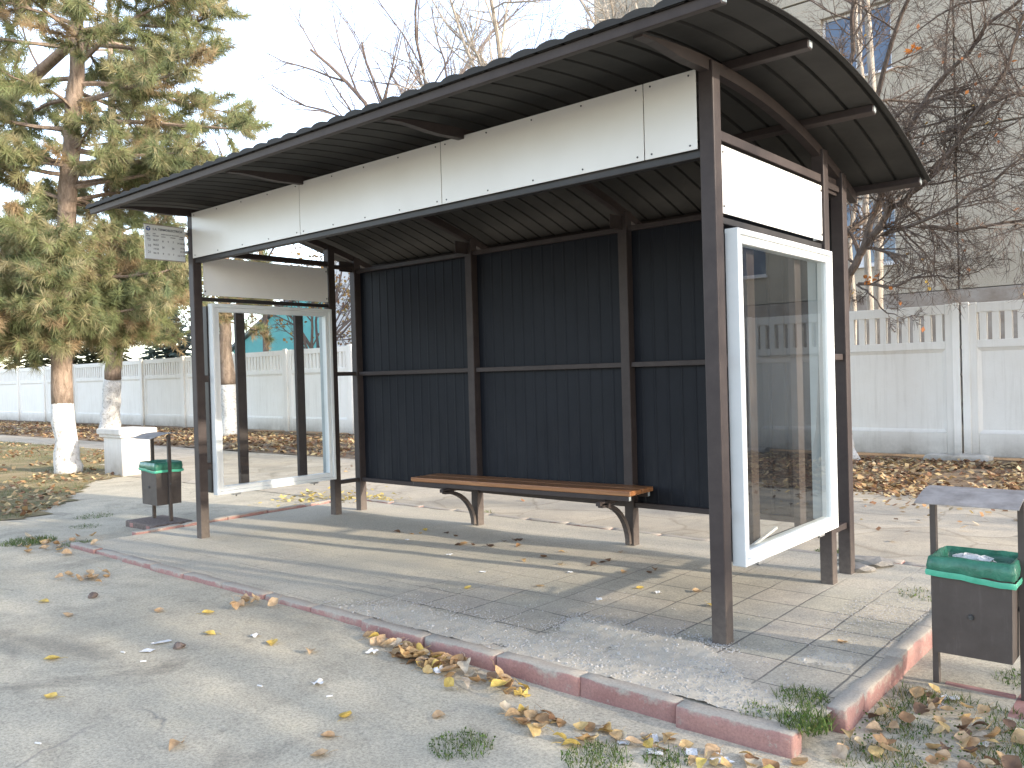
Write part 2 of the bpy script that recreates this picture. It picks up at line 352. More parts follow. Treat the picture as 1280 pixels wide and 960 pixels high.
def wood():
    m,nt,b=newmat('varnished_plank'); co=coords(nt)
    mp=nd(nt,'ShaderNodeMapping'); mp.inputs['Scale'].default_value=(1.2,22,22); lk(nt,co,mp.inputs[0])
    n=noise_n(nt,mp.outputs[0],2.2,6,.7,.7); r=ramp(nt,n,[(.3,(.20,.085,.035)),(.55,(.32,.145,.06)),(.75,(.40,.20,.09))])
    lk(nt,r.outputs[0],b.inputs['Base Color']); b.inputs['Roughness'].default_value=.33; bump(nt,b,n,.15,.003); return m
M['wood']=wood()
def binm():
    m,nt,b=newmat('brown_bin_sheet'); co=coords(nt,False)
    r=ramp(nt,noise_n(nt,co,6,6,.7),[(.3,(.052,.040,.034)),(.7,(.076,.060,.052))])
    mp=nd(nt,'ShaderNodeMapping'); mp.inputs['Scale'].default_value=(26,26,3); lk(nt,co,mp.inputs[0])
    st=ramp(nt,noise_n(nt,mp.outputs[0],1.2,5,.75),[(.55,(0,0,0)),(.8,(.35,.35,.35))]); c=mixc(nt,st.outputs[0],r.outputs[0],(.16,.14,.125))
    ch=ramp(nt,noise_n(nt,co,34,4,.75),[(.69,(0,0,0)),(.73,(.9,.9,.9))]); c=mixc(nt,ch.outputs[0],c,(.14,.075,.045))
    lk(nt,c,b.inputs['Base Color']); b.inputs['Roughness'].default_value=.55; bump(nt,b,noise_n(nt,co,7,3,.5),.15,.02); return m
M['bin']=binm()
M['bin_lid']=simple('weathered_lid',(.20,.18,.165),(.32,.295,.275),12,.7,.3,40,.003)
M['red_base']=simple('red_brown_base',(.26,.13,.11),(.36,.2,.17),9,.85,.3,50)
def bagmat():
    m,nt,b=newmat('green_bin_bag'); b.inputs['Base Color'].default_value=(.012,.22,.12,1); b.inputs['Roughness'].default_value=.28
    b.inputs['Subsurface Weight'].default_value=0
    co=coords(nt,False); bump(nt,b,noise_n(nt,co,26,4,.6,.6),.5,.01)
    c=ramp(nt,noise_n(nt,co,14,4,.6),[(.3,(.018,.10,.062)),(.7,(.045,.20,.13))]); lk(nt,c.outputs[0],b.inputs['Base Color']); return m
M['bag']=bagmat()
M['bag_edge']=simple('bright_bag_edge',(.05,.32,.20),(.09,.42,.28),14,.3,.3,30,world=False)
M['sign']=simple('sign_face',(.62,.63,.63),(.70,.71,.71),4,.4,0)
M['ink']=simple('sign_ink',(.03,.035,.05),(.05,.055,.07),4,.6,0)
M['inkblue']=simple('sign_blue',(.015,.05,.22),(.02,.06,.26),4,.5,0)
def soil():
    m,nt,b=newmat('soil_ground'); co=coords(nt)
    r=ramp(nt,noise_n(nt,co,1.6,7,.75,.5),[(.3,(.10,.075,.05)),(.5,(.20,.14,.085)),(.7,(.28,.205,.125))])
    lk(nt,r.outputs[0],b.inputs['Base Color']); b.inputs['Roughness'].default_value=.95; bump(nt,b,noise_n(nt,co,30,5,.8),.8,.02); return m
M['soil']=soil()
def lawnm():
    m,nt,b=newmat('lawn_soil'); co=coords(nt)
    r=ramp(nt,noise_n(nt,co,1.1,7,.75,.4),[(.30,(.10,.105,.045)),(.45,(.19,.165,.075)),(.58,(.31,.24,.125)),(.75,(.38,.30,.17))])
    lk(nt,r.outputs[0],b.inputs['Base Color']); b.inputs['Roughness'].default_value=.95; bump(nt,b,noise_n(nt,co,60,5,.8),.9,.03); return m
M['lawn']=lawnm()
def gravelm():
    m,nt,b=newmat('sand_and_grit'); co=coords(nt)
    r=ramp(nt,noise_n(nt,co,4,6,.7),[(.3,(.42,.38,.31)),(.7,(.52,.47,.385))])
    vo=nd(nt,'ShaderNodeTexVoronoi'); vo.inputs['Scale'].default_value=95; lk(nt,co,vo.inputs['Vector'])
    g=ramp(nt,vo.outputs['Distance'],[(.1,(1.08,1.08,1.07)),(.6,(.86,.86,.85))]); c=mixc(nt,.75,r.outputs[0],g.outputs[0],'MULTIPLY')
    lk(nt,c,b.inputs['Base Color']); b.inputs['Roughness'].default_value=.95; b.inputs['Specular IOR Level'].default_value=.2
    bump(nt,b,vo.outputs['Distance'],-.6,.006); return m
M['gravel']=gravelm()

# ------------------------------------------------------------------ camera, sky, sun
CP=Vector((1.93658676,-3.80854646,1.35)); yaw,pitch,roll=.708837097,-.0106861327,.0274596744
f=Vector((-math.sin(yaw)*math.cos(pitch),math.cos(yaw)*math.cos(pitch),math.sin(pitch)))
r0=Vector((math.cos(yaw),math.sin(yaw),0)); d0=f.cross(r0)
rt=math.cos(roll)*r0+math.sin(roll)*d0; dn=math.cos(roll)*d0-math.sin(roll)*r0
cam=bpy.data.cameras.new('camera'); co_=bpy.data.objects.new('camera',cam); col.objects.link(co_)
co_.matrix_world=Matrix(((rt.x,-dn.x,-f.x,CP.x),(rt.y,-dn.y,-f.y,CP.y),(rt.z,-dn.z,-f.z,CP.z),(0,0,0,1)))
cam.sensor_fit='HORIZONTAL'; cam.sensor_width=36; cam.lens=1051.69/1280*36; cam.clip_start=.05; cam.clip_end=2000
sc.camera=co_
SUN=Vector((1,.17,.345)).normalized()
elev=math.asin(SUN.z); az=math.atan2(SUN.x,SUN.y)
w=bpy.data.worlds.new('World'); sc.world=w; w.use_nodes=True; nt=w.node_tree
bg=nt.nodes['Background']; sk=nd(nt,'ShaderNodeTexSky'); sk.sky_type='NISHITA'; sk.sun_disc=False
sk.sun_elevation=elev; sk.sun_rotation=az; sk.air_density=1.0; sk.dust_density=.9; sk.ozone_density=2.5; sk.altitude=50
hs=nd(nt,'ShaderNodeHueSaturation'); hs.inputs['Saturation'].default_value=.72; lk(nt,sk.outputs[0],hs.inputs['Color']); tn=mixc(nt,1.0,hs.outputs[0],(1.06,.99,.945),'MULTIPLY'); lk(nt,tn,bg.inputs[0]); bg.inputs[1].default_value=.74
sl=bpy.data.lights.new('sun','SUN'); sl.energy=8.0; sl.angle=R(.8); sl.color=(1,.88,.72)
so=bpy.data.objects.new('sun',sl); col.objects.link(so); so.location=(20,4,12)
so.rotation_euler=(-SUN).to_track_quat('-Z','Y').to_euler()
sc.view_settings.view_transform='Standard'; sc.view_settings.look='None'; sc.view_settings.exposure=0; sc.view_settings.gamma=1
sc.cycles.max_bounces=8; sc.cycles.transparent_max_bounces=16
sc.cycles.sample_clamp_indirect=6

# ------------------------------------------------------------------ ground
def gz(x,y):
    front=-.088+.058*sm(-x/2.5)
    z=front+(-.045-front)*sm((y-.6)/1.5)
    z-=.036*sm((-5.72-x)/.35)*sm((y+.7)/.5)*(1-sm((y-2)/1))
    far=sm((y-5)/2)
    z=z+(-.10-z)*far
    z=z+(-.09-z)*sm((-7-x)/4)
    return z
def gzn(x,y):
    a=.010*noise.noise((x*.9,y*.9,3.1))+.006*noise.noise((x*2.7,y*2.7,7.7))
    inside=(-5.7<x<.85 and -.87<y<2.3)
    return gz(x,y)+(0 if inside else a)
def sheet(name,xs,ys,zf,m,kind='structure',inside=None):
    mb=MB(); nx=len(xs); idx={}
    for j,y in enumerate(ys):
        for i,x in enumerate(xs): mb.v.append((x,y,zf(x,y))); mb.c.append((1,1,1))
    for j in range(len(ys)-1):
        for i in range(nx-1):
            if inside and not inside((xs[i]+xs[i+1])/2,(ys[j]+ys[j+1])/2): continue
            a=j*nx+i; mb.f.append((a,a+1,a+1+nx,a+nx))
    o=mb.build(name,m,None,True); 
    if kind: tag(o,kind=kind)
    return o
def lin(a,b,n): return [a+(b-a)*i/n for i in range(n+1)]
mb=MB(); mb.add([(-600,-600,-.19),(600,-600,-.19),(600,600,-.19),(-600,600,-.19)],[(0,1,2,3)])
mb.build('ground',M['soil'])['kind']='structure'
xs=lin(-60,-8,60)+lin(-8,4,110)[1:]+lin(4,30,20)[1:]
ys=lin(-30,-4,20)+lin(-4,3,70)[1:]+lin(3,7,14)[1:]
sheet('road',xs,ys,gzn,M['asphalt'])
sheet('footpath',lin(-60,-8,60)+lin(-8,4,50)[1:]+lin(4,30,20)[1:],lin(2.33,5.75,14),lambda x,y:gzn(x,y)+.006,M['slabs'])
mb=MB(); 
sheet('planting_strip',lin(-60,30,180),lin(5.75,11,24),lambda x,y:-.075+.03*noise.noise((x*.8,y*.8,1))+.02*noise.noise((x*3,y*3,2)),M['soil'])
# lawn on the left
LAWN=[(-7.7,-1.6),(-7.95,-.6),(-8.7,.25),(-10.2,1.1),(-11.0,1.55),(-12.2,3.1),(-17.7,4.6),(-30,4.6),(-45,0),(-25,-7),(-12,-4.5)]
def inpoly(x,y,P):
    c=False; j=len(P)-1
    for i in range(len(P)):
        if (P[i][1]>y)!=(P[j][1]>y) and x<(P[j][0]-P[i][0])*(y-P[i][1])/(P[j][1]-P[i][1])+P[i][0]: c=not c
        j=i
    return c
def lawn_z(x,y): return gzn(x,y)+.010
sheet('lawn_ground',lin(-45,-7.4,250),lin(-7,5,110),lawn_z,M['lawn'],'structure',lambda x,y:inpoly(x+.25*noise.noise((x*2,y*2,0)),y+.25*noise.noise((x*2,y*2,9)),LAWN))
# paved platform the shelter stands on
def plat_z(x,y):
    return .004*noise.noise((x*1.5,y*1.5,2))+.003*noise.noise((x*5,y*5,4))-.003
o=sheet('platform_paving',lin(-5.62,.72,160),lin(-.76,2.2,80),plat_z,M['paving'])

# kerb stones, each a stone of its own
kmeshes=[]
def kerb_stone(L,w=.085,h=.26,seed=0):
    bm=bmesh.new(); bmesh.ops.create_cube(bm,size=1)
    for v in bm.verts: v.co=Vector((v.co.x*L,v.co.y*w,v.co.z*h-h/2))
    bmesh.ops.bevel(bm,geom=list(bm.edges),offset=.007,segments=1,affect='EDGES')
    bmesh.ops.subdivide_edges(bm,edges=[e for e in bm.edges if e.calc_length()>.1],cuts=6,use_grid_fill=True)
    for v in bm.verts:
        k=Vector(v.co)*9+Vector((seed*3.1,seed*1.7,0)); q=noise.noise_vector(k)
        v.co+=q*.006+noise.noise_vector(k*3)*.002
        e=abs(v.co.x)/(L/2)
        if e>.86 and v.co.z>-.05: v.co.z-=.02*max(0,noise.noise(k*.7))*(e-.86)/.14
    m=MB(); m.bm(bm); return m.mesh('kerb_stone',M['kerb'],True)
def place_kerbs(pts,label,group,seed,zoff=.012,L=.475,gap=.006,sidew=.085):
    random.seed(seed)
    me=[kerb_stone(L-gap,sidew,.26,seed+i) for i in range(3)]
    k=0
    for (x,y,rz) in pts:
        o=obj('kerb_stone',me[k%3]); o.location=(x+rr(-.004,.004),y+rr(-.006,.006),zoff+rr(-.007,.004)); o.rotation_euler=(rr(-.01,.01),rr(-.006,.006),rz+rr(-.008,.008))
        tag(o,label,'kerb stone',group); k+=1
front=[(.700-.2465-.493*i,-.785+.012*math.sin(i*1.3)-(.012 if i==0 else 0),.015 if i==0 else .004*math.sin(i*2)) for i in range(13)]
place_kerbs(front,'long red painted kerb stone edging the front of the shelter platform','front kerb of the platform',3,.006,.493,.005,.08)
right=[(.728-.003*i,-.01+.54*i,math.pi/2-.005) for i in range(4)]
short=[(.730,-.395,math.pi/2+.03)]
place_kerbs(short,'short broken end stone of the right kerb beside the weeds','right kerb of the platform',44,.006,.228,.006,.078)
place_kerbs(right,'pinkish red kerb stone on the right edge of the shelter platform','right kerb of the platform',40,.006,.54,.006,.076)
rear=[(.45-.475*i,2.235,0) for i in range(13)]
place_kerbs(rear,'thin red kerb stone along the rear of the platform behind the back wall','rear kerb of the platform',60,.006)
left=[(-5.665-.02*i,-.05+.475*i,math.pi/2+.05) for i in range(5)]
place_kerbs(left,'red kerb stone on the left edge of the platform by the far bin','left kerb of the platform',80,.02,.475)

# gravel bed between front kerb and tiles
GR=[(-2.3,-.75),(-1.75,-.40),(-.83,-.385),(-.85,-.07),(-.08,-.03),(.07,-.14),(.38,-.43),(.62,-.50),(.70,-.62),(.70,-.75)]
TS=[(.365,-.06),(.655,-.05),(.645,.22),(.50,.20),(.37,.225)]
def gr_in(x,y): return inpoly(x+.015*noise.noise((x*9,y*9,0)),y+.015*noise.noise((x*9,y*9,5)),TS) or inpoly(x+.02*noise.noise((x*9,y*9,0)),y+.02*noise.noise((x*9,y*9,5)),GR)
def edge_d(x,y,P):
    best=9
    for i in range(len(P)):
        (ax,ay),(bx,by)=P[i],P[(i+1)%len(P)]
        if ay<-.7 and by<-.7: continue
        t=max(0,min(1,((x-ax)*(bx-ax)+(y-ay)*(by-ay))/((bx-ax)**2+(by-ay)**2+1e-9))); best=min(best,math.hypot(x-ax-t*(bx-ax),y-ay-t*(by-ay)))
    return best
def gr_z(x,y):
    d=min(edge_d(x,y,GR),edge_d(x,y,TS))
    return -.001+.007*noise.noise((x*3,y*3,8))+.006*noise.noise((x*14,y*14,1))+.004*noise.noise((x*40,y*40,1))+.014*sm(1-abs(y+.12)/.2)*sm(1-abs(x+.65)/.5)-.009*(1-sm(d/.07))+.003
o=sheet('grit_bed',lin(-2.4,.74,240),lin(-.76,.30,72),gr_z,M['gravel'],'structure',gr_in)
random.seed(5); mb=MB()
def pebble(mb,x,y,z,s,c):
    vs=[];n=5
    a0=rr(0,6.28)
    for k in range(n): a=a0+k*2*math.pi/n; vs.append((x+math.cos(a)*s*rr(.7,1.2),y+math.sin(a)*s*rr(.7,1.2),z-.3*s))
    for k in range(n): a=a0+.3+k*2*math.pi/n; vs.append((x+math.cos(a)*s*rr(.4,.8),y+math.sin(a)*s*rr(.4,.8),z+s*rr(.3,.7)))
    fs=[tuple(range(n,2*n))]+[(k,(k+1)%n,n+(k+1)%n,n+k) for k in range(n)]
    mb.add(vs,fs,c)
nn=0
while nn<4000:
    x=rr(-2.35,.72); y=rr(-.75,.25)
    if not gr_in(x,y): continue
    dens=.35+.65*sm(noise.noise((x*2.5,y*2.5,3))+.5)
    if random.random()>dens: continue
    g=rr(.30,.42); pebble(mb,x,y,gr_z(x,y)+.0005,rr(.0015,.0055) if random.random()<.93 else rr(.006,.012),(g,g*.965,g*.90)); nn+=1
for i in range(3200):
    # grit strewn over the tiles near the right kerb and along the gravel
    q=random.random()
    if q<.35: x=rr(.25,.7); y=random.gauss(.9,.4)
    elif q<.75:
        k=random.randrange(5); (ax,ay),(bx,by)=GR[k],GR[k+1]; t=random.random(); x=ax+t*(bx-ax)+random.gauss(0,.05); y=ay+t*(by-ay)+abs(random.gauss(0,.06))
    else: x=rr(-2,.6); y=random.gauss(-.2,.35)
    if y<-.73 or y>2.1: continue
    g=rr(.28,.40); pebble(mb,x,y,.002,rr(.0015,.005),(g,g*.97,g*.93))
tag(mb.build('grit',M['stone']),'pale grit and small stones strewn between front kerb and paving tiles','gravel',kind='stuff')

# ------------------------------------------------------------------ bus shelter
L=4.9435; D=1.767; MY=1.443; PW=.04
XS=[0,-L/3,-2*L/3,-L]
def pz(y): return 2.872-.1*(y-.15)**2          # underside line of the curved roof's purlins
sh=thing('bus_shelter',(-L/2,D/2,0),'brown steel bus shelter with curved dark roof, white header panels and navy back wall','bus shelter')
def part(mb,name,m,parent=sh,smooth=False): return mb.build(name,M[m],parent,smooth)
def post(x,y,top):
    mb=MB(); mb.box(x-PW,x+PW,y-PW,y+PW,-.03,top,.006); return part(mb,'post','frame')
for x in (0,-L): post(x,0,pz(0)-.012); post(x,MY,pz(MY)-.012); post(x,D,pz(D)-.012)
for x in XS[1:3]: post(x,D,pz(D)-.012)
# base plates with anchor nuts are buried in the paving; curved rafters
RY=lin(-.65,2.05,26)
for x in XS:
    mb=MB(); hw=.024
    top=[pz(y)+.0 for y in RY]
    for i,y in enumerate(RY):
        dp=.012+.05*sm((y+.66)/.45); mb.v+= [(x-hw,y,top[i]-dp),(x+hw,y,top[i]-dp),(x+hw,y,top[i]-.002),(x-hw,y,top[i]-.002)]; mb.c+=[(1,1,1)]*4
    for i in range(len(RY)-1):
        a=i*4
        for k in range(4): mb.f.append((a+k,a+(k+1)%4,a+4+(k+1)%4,a+4+k))
    mb.f+=[(3,2,1,0),tuple(len(RY)*4-4+k for k in range(4))]
    part(mb,'rafter','frame')
# purlins running the length of the roof
XR,XL=.42,-5.345
for y in (-.68,.22,1.16,2.06):
    mb=MB(); z=pz(y); sl=math.atan(-.2*(y-.15)); n0=len(mb.v)
    mb.box(XL,XR,-.026,.026,.0,.045,.004); mb.xform(Matrix.Translation((0,y,z))@Matrix.Rotation(sl,4,'X'))
    p=part(mb,'purlin','frame')
    mb=MB(); mb.box(XR,XR+.004,-.018,.018,.007,.038); mb.xform(Matrix.Translation((0,y,z))@Matrix.Rotation(sl,4,'X')); mb.build('end_cap',M['alu_grey'],p)
# profiled roof sheet: flat pans with raised ribs, curved front to back
def roof():
    mb=MB(); pitch=.157; xs=[]; x=XL-.015
    prof=[(0,0),(.128,0),(.133,.016),(.147,.016),(.152,0)]
    k=0
    while x+pitch<XR+.06:
        for dx,h in prof: xs.append((x+dx,h))
        x+=pitch
    xs.append((min(x+.04,XR+.05),0))
    ys=lin(-.725,2.125,40); th=.004
    for layer in (0,1):
        for j,y in enumerate(ys):
            for (xx,h) in xs:
                # pressed tile steps near the front edge give the eave its bumpy line
                mb.v.append((xx,y,pz(y)+.047+h*1.15+layer*th)); mb.c.append((1,1,1))
    nx=len(xs); ny=len(ys); N=nx*ny
    for j in range(ny-1):
        for i in range(nx-1):
            a=j*nx+i; mb.f.append((a,a+nx,a+nx+1,a+1)); mb.f.append((N+a,N+a+1,N+a+nx+1,N+a+nx))
    for i in range(nx-1):
        a=i; mb.f.append((a,a+1,N+a+1,N+a)); a=(ny-1)*nx+i; mb.f.append((a+1,a,N+a,N+a+1))
    for j in range(ny-1):
        a=j*nx; mb.f.append((a+nx,a,N+a,N+a+nx)); a=j*nx+nx-1; mb.f.append((a,a+nx,N+a+nx,N+a))
    rf=part(mb,'roof_sheet','roof')
    # bumpy pressed edge course lying on the front eave
    mb=MB(); x=XL-.02; random.seed(2)
    while x<XR+.03:
        w=min(.157,XR+.05-x)
        if w<.03: break
        seg=[]; nseg=7
        for i in range(nseg+1):
            u=i/nseg; h=.016*math.sin(math.pi*min(1,u*1.12))**.6 if u*1.12<1 else 0
            seg.append((x+u*w,h))
        for (xx,h) in seg:
            for (yy,dz) in ((-.735,-.002),(-.735,.016+h),(-.50,.020+h*.9)): mb.v.append((xx,yy,pz(yy)+.052+dz)); mb.c.append((1,1,1))
        b=len(mb.v)-3*(nseg+1)
        for i in range(nseg):
            a=b+i*3; mb.f+= [(a,a+3,a+4,a+1),(a+1,a+4,a+5,a+2)]
        x+=.157
    part(mb,'eave_course','roof',rf)
roof()
# beams: under the header, at its top, along the sides, back rails
def bar(name,x0,x1,y0,y1,z0,z1,m='frame',parent=sh,bev=.004):
    mb=MB(); mb.box(x0,x1,y0,y1,z0,z1,bev); return part(mb,name,m,parent)
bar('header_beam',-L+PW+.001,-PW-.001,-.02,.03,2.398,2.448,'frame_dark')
bar('header_beam',-L+PW+.001,-PW-.001,-.025,.025,2.77,2.82)
for x in (0,-L):
    bar('side_beam',x-.025,x+.025,PW+.001,MY-PW-.001,2.485,2.535)
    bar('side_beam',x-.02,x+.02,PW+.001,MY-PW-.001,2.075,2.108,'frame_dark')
    bar('side_rail',x-.02,x+.02,MY+PW+.001,D-PW-.001,1.388,1.428)
    bar('side_rail',x-.02,x+.02,MY+PW+.001,D-PW-.001,.295,.335)
    bar('side_rail',x-.02,x+.02,MY+PW+.001,D-PW-.001,2.47,2.51)
# front header panels with their screws
sx=[-L+PW+.006,-3.33,-1.832,-.35,-PW-.006]
for i in range(4):
    mb=MB(); x0,x1=sx[i]+.0025,sx[i+1]-.0025
    nseg=max(2,int((x1-x0)/.12)); zz=lin(2.437,2.826,6)
    # a thin sheet, faintly bowed
    mb.box(x0,x1,-.044,-.0405,2.437,2.828,.0012); hp=part(mb,'header_panel','panel')
    k=max(2,round((x1-x0)/.42)+1)
    for j in range(k):
        xx=x0+.04+(x1-x0-.08)*j/(k-1)
        for z in (2.805,2.46):
            m2=MB(); m2.tube([(xx,-.044,z),(xx,-.0475,z)],[.0055,.0045],8); m2.build('screw',M['screw'],hp)
for x in (0,-L):
    mb=MB(); xo=x+.022; mb.box(xo,xo+.004,.062,MY-.045,2.125,2.463,.001); sp=part(mb,'side_panel','side_panel')
    for z in (2.16,2.43):
        for y in (.075,MY-.06): m2=MB(); m2.tube([(xo+.004,y,z),(xo+.008,y,z)],[.008,.006],8); m2.build('screw',M['screw'],sp)
    for z in (2.15,2.44):
        m2=MB(); m2.box(x-.018,x+.020,MY-.085,MY-PW-.001,z-.025,z+.025,.002); m2.build('bracket',M['steel'],sp)
# back wall: profiled navy sheet in three bays, rails in front of it
def back_sheet(x0,x1):
    mb=MB(); pitch=.115; prof=[(0,0),(.088,0),(.094,-.004),(.106,-.004),(.112,0)]
    xs=[]; x=x0
    while x<x1-.001:
        for dx,h in prof:
            if x+dx<x1: xs.append((x+dx,h))
        x+=pitch
    xs.append((x1,0)); yb=D+.038
    for (xx,h) in xs: mb.v+=[(xx,yb+h,.300),(xx,yb+h,2.455),(xx,yb+h+.003,.300),(xx,yb+h+.003,2.455)]; mb.c+=[(1,1,1)]*4
    for i in range(len(xs)-1):
        a=i*4; mb.f+=[(a,a+4,a+5,a+1),(a+2,a+3,a+7,a+6),(a+1,a+5,a+7,a+3),(a,a+2,a+6,a+4)]
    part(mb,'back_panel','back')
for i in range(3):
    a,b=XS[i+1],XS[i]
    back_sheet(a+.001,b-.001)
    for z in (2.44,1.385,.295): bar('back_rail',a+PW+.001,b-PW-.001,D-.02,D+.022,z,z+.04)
    # lapped joint: gusset from post head to rafter
for x in XS:
    mb=MB(); mb.box(x-.003,x+.003,D-.2,D-PW-.001,pz(D)-.16,pz(D)-.055); part(mb,'gusset','frame')

# ------------------------------------------------------------------ poster showcases
def showcase(x,label,door_open=False):
    t=thing('poster_showcase',(x+.04,.75,.36),label,'display case','glazed poster showcases between the side posts')
    Y0,Y1,Z0,Z1=.10,1.395,.36,2.052
    a=.072; X0,X1=x+.012,x+.085
    mb=MB()
    def stile(y0,y1,z0,z1,zip_axis):
        # stepped aluminium profile: deep outer lip and a thinner inner land
        if zip_axis=='z':
            out=(y0,y0+.03) if y0<.7 else (y1-.03,y1); inn=(y0+.0305,y1) if y0<.7 else (y0,y1-.0305)
            mb.box(X0,X1,out[0],out[1],z0,z1,.005); mb.box(X0,X1-.012,inn[0],inn[1],z0+.031,z1-.031,.004)
        else:
            out=(z0,z0+.03) if z0<1 else (z1-.03,z1); inn=(z0+.0305,z1) if z0<1 else (z0,z1-.0305)
            mb.box(X0,X1,y0+.0305,y1-.0305,out[0],out[1],.005); mb.box(X0,X1-.012,y0+a+.0005,y1-a-.0005,inn[0],inn[1],.004)
    stile(Y0,Y0+a,Z0,Z1,'z'); stile(Y1-a,Y1,Z0,Z1,'z'); stile(Y0,Y1,Z0,Z0+a,'y'); stile(Y0,Y1,Z1-a,Z1,'y')
    fr=mb.build('door_frame',M['alu'],t)
    g=MB(); g.add([(X1-.03,Y0+.05,Z0+.05),(X1-.03,Y1-.05,Z0+.05),(X1-.03,Y1-.05,Z1-.05),(X1-.03,Y0+.05,Z1-.05)],[(0,1,2,3)]); g.build('pane',M['glass'],fr)
    # dark carcass behind the door
    mb=MB(); xb0,xb1=x-.055,x+.011
    mb.box(xb0,xb1,Y0-.012,Y0+.022,Z0+.02,Z1-.02,.003); mb.box(xb0,xb1,Y1-.022,Y1+.005,Z0+.02,Z1-.02,.003)
    mb.box(xb0,xb1,Y0+.0225,Y1-.0225,Z0+.02,Z0+.045,.002); mb.box(xb0,xb1,Y0+.0225,Y1-.0225,Z1-.045,Z1-.02,.002)
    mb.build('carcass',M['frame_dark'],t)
    mb=MB(); mb.box(x-.05,x+.008,Y1-.06,Y1-.0235,Z0+.05,Z1-.05,.002); mb.build('side_lining',M['alu_grey'],t)
    for y in (.43,1.07):
        mb=MB(); mb.box(x-.045,x-.005,y-.045,y+.045,Z0+.046,Z1-.046,.004); mb.build('upright',M['frame'],t)
    for y in (Y0+.2,Y1-.25):
        mb=MB(); mb.box(X0+.012,X1-.006,y-.035,y+.035,Z0-.016,Z0-.0005,.004); mb.build('hinge',M['steel'],fr)
        mb=MB(); mb.tube([(X1-.03,y,Z0-.016),(X1-.03,y,Z0-.028)],.006,8); mb.build('lock_pin',M['screw'],fr)
    for z in (1.39,.62):
        mb=MB(); mb.box(x-.02,x+.02,PW+.001,Y0-.0125,z-.03,z+.03,.003); mb.build('mounting_lug',M['frame'],t)
        mb=MB(); mb.box(x-.018,x+.018,Y1+.0055,MY-PW-.001,z-.02,z+.02,.003) if MY-PW-.001>Y1+.006 else None
        if mb.v: mb.build('mounting_lug',M['frame'],t)
    return t
showcase(0,'white framed glass showcase on the right side of the shelter, reflecting the fence')
showcase(-L,'white framed glass showcase on the left side of the shelter, seen from inside')
# a strip of old backing board and paper left inside the right showcase
mb=MB(); mb.box(.016,.03,.28,.62,.44,.455,.002); mb.xform(Matrix.Translation((.02,.45,.45))@Matrix.Rotation(R(9),4,'X')@Matrix.Translation((-.02,-.45,-.45)))
tag(mb.build('loose_strip',M['paper']),'pale loose strip lying at the bottom of the right glass showcase','strip')

# ------------------------------------------------------------------ bench
bt=thing('bench',(-2.57,1.5,0),'long two plank wooden bench on curved brown brackets in front of the navy wall','bench')
rot=Matrix.Translation((-2.57,1.40,0))@Matrix.Rotation(R(1.3),4,'Z')@Matrix.Rotation(R(-.55),4,'Y')@Matrix.Translation((2.57,-1.40,0))
for (y0,y1) in ((1.375,1.545),(1.556,1.715)):
    mb=MB(); mb.box(-3.72,-1.42,y0,y1,.425,.462,.006); mb.xform(rot); mb.build('plank',M['wood'],bt)
for y in (1.385,1.66):
    mb=MB(); mb.box(-3.70,-1.44,y,y+.035,.386,.4245,.003); mb.xform(rot); r_=mb.build('seat_rail',M['frame'],bt)
    for x in (-3.70,-1.44):
        mb=MB(); s=-1 if x<-2 else 1; mb.box(min(x,x+s*.003),max(x,x+s*.003),y+.004,y+.031,.39,.42); mb.xform(rot); mb.build('end_cap',M['alu_grey'],r_)
for x in (XS[2],XS[1]):
    mb=MB(); zt=.383+(x+2.57)*.0096
    mb.box(x-.02,x+.02,1.31,1.725,zt-.032,zt-.002,.003)
    N=12; hw=.02
    for i in range(N+1):
        a=i/N*math.pi/2; y=1.34+.37*math.sin(a); z=(zt-.033)-(zt-.045)*(1-math.cos(a))
        ty,tz=.37*math.cos(a),-(zt-.045)*math.sin(a); l=math.hypot(ty,tz); ny,nz=-tz/l,ty/l
        for (dx,k) in ((-hw,-.015),(hw,-.015),(hw,.015),(-hw,.015)): mb.v.append((x+dx,y+ny*k,z+nz*k)); mb.c.append((1,1,1))
    b=len(mb.v)-4*(N+1)
    for i in range(N):
        for k in range(4): mb.f.append((b+i*4+k,b+i*4+(k+1)%4,b+i*4+4+(k+1)%4,b+i*4+4+k))
    mb.f+= [(b+3,b+2,b+1,b),tuple(b+4*N+k for k in range(4))]
    mb.build('bracket',M['frame'],bt)

# ------------------------------------------------------------------ route sign
st=thing('route_sign',(-5.0,-.2,2.40),'small white route board with blue round emblem hung on the left front post','sign')
mb=MB(); mb.box(-5.006,-4.998,-.415,-.055,2.415,2.712,.002); bd=mb.build('board',M['sign'],st)
mb=MB()
for z in (2.705,2.41):
    mb.box(-5.008,-4.996,-.418,-.052,z,z+.008)
mb.build('rim',M['plinth'],st)
for z in (2.50,2.66): mb=MB(); mb.box(-5.004,-4.985,-.054,-.034,z-.012,z+.012,.002); mb.build('clamp',M['steel'],st)
def text_mesh(s,size,y,z,m,bold=0,space=1.0):
    cu=bpy.data.curves.new('lettering','FONT'); cu.body=s; cu.size=size; cu.offset=bold; cu.space_character=space; cu.resolution_u=2
    t=bpy.data.objects.new('lettering',cu); col.objects.link(t); bpy.context.view_layer.update()
    dg=bpy.context.evaluated_depsgraph_get(); me=bpy.data.meshes.new_from_object(t.evaluated_get(dg))
    bpy.data.objects.remove(t); bpy.data.curves.remove(cu)
    mb=MB(); mb.add([(-4.9965,y+v.co.x,z+v.co.y) for v in me.vertices],[tuple(p.vertices) for p in me.polygons]); bpy.data.meshes.remove(me)
    return mb
def merge(a,b): a.add(b.v,b.f)
big=MB(); merge(big,text_mesh('S.A. TERMOELECTRICA',.026,-.345,2.662,None,.0006)); big.build('lettering',M['ink'],bd)
tb=MB()
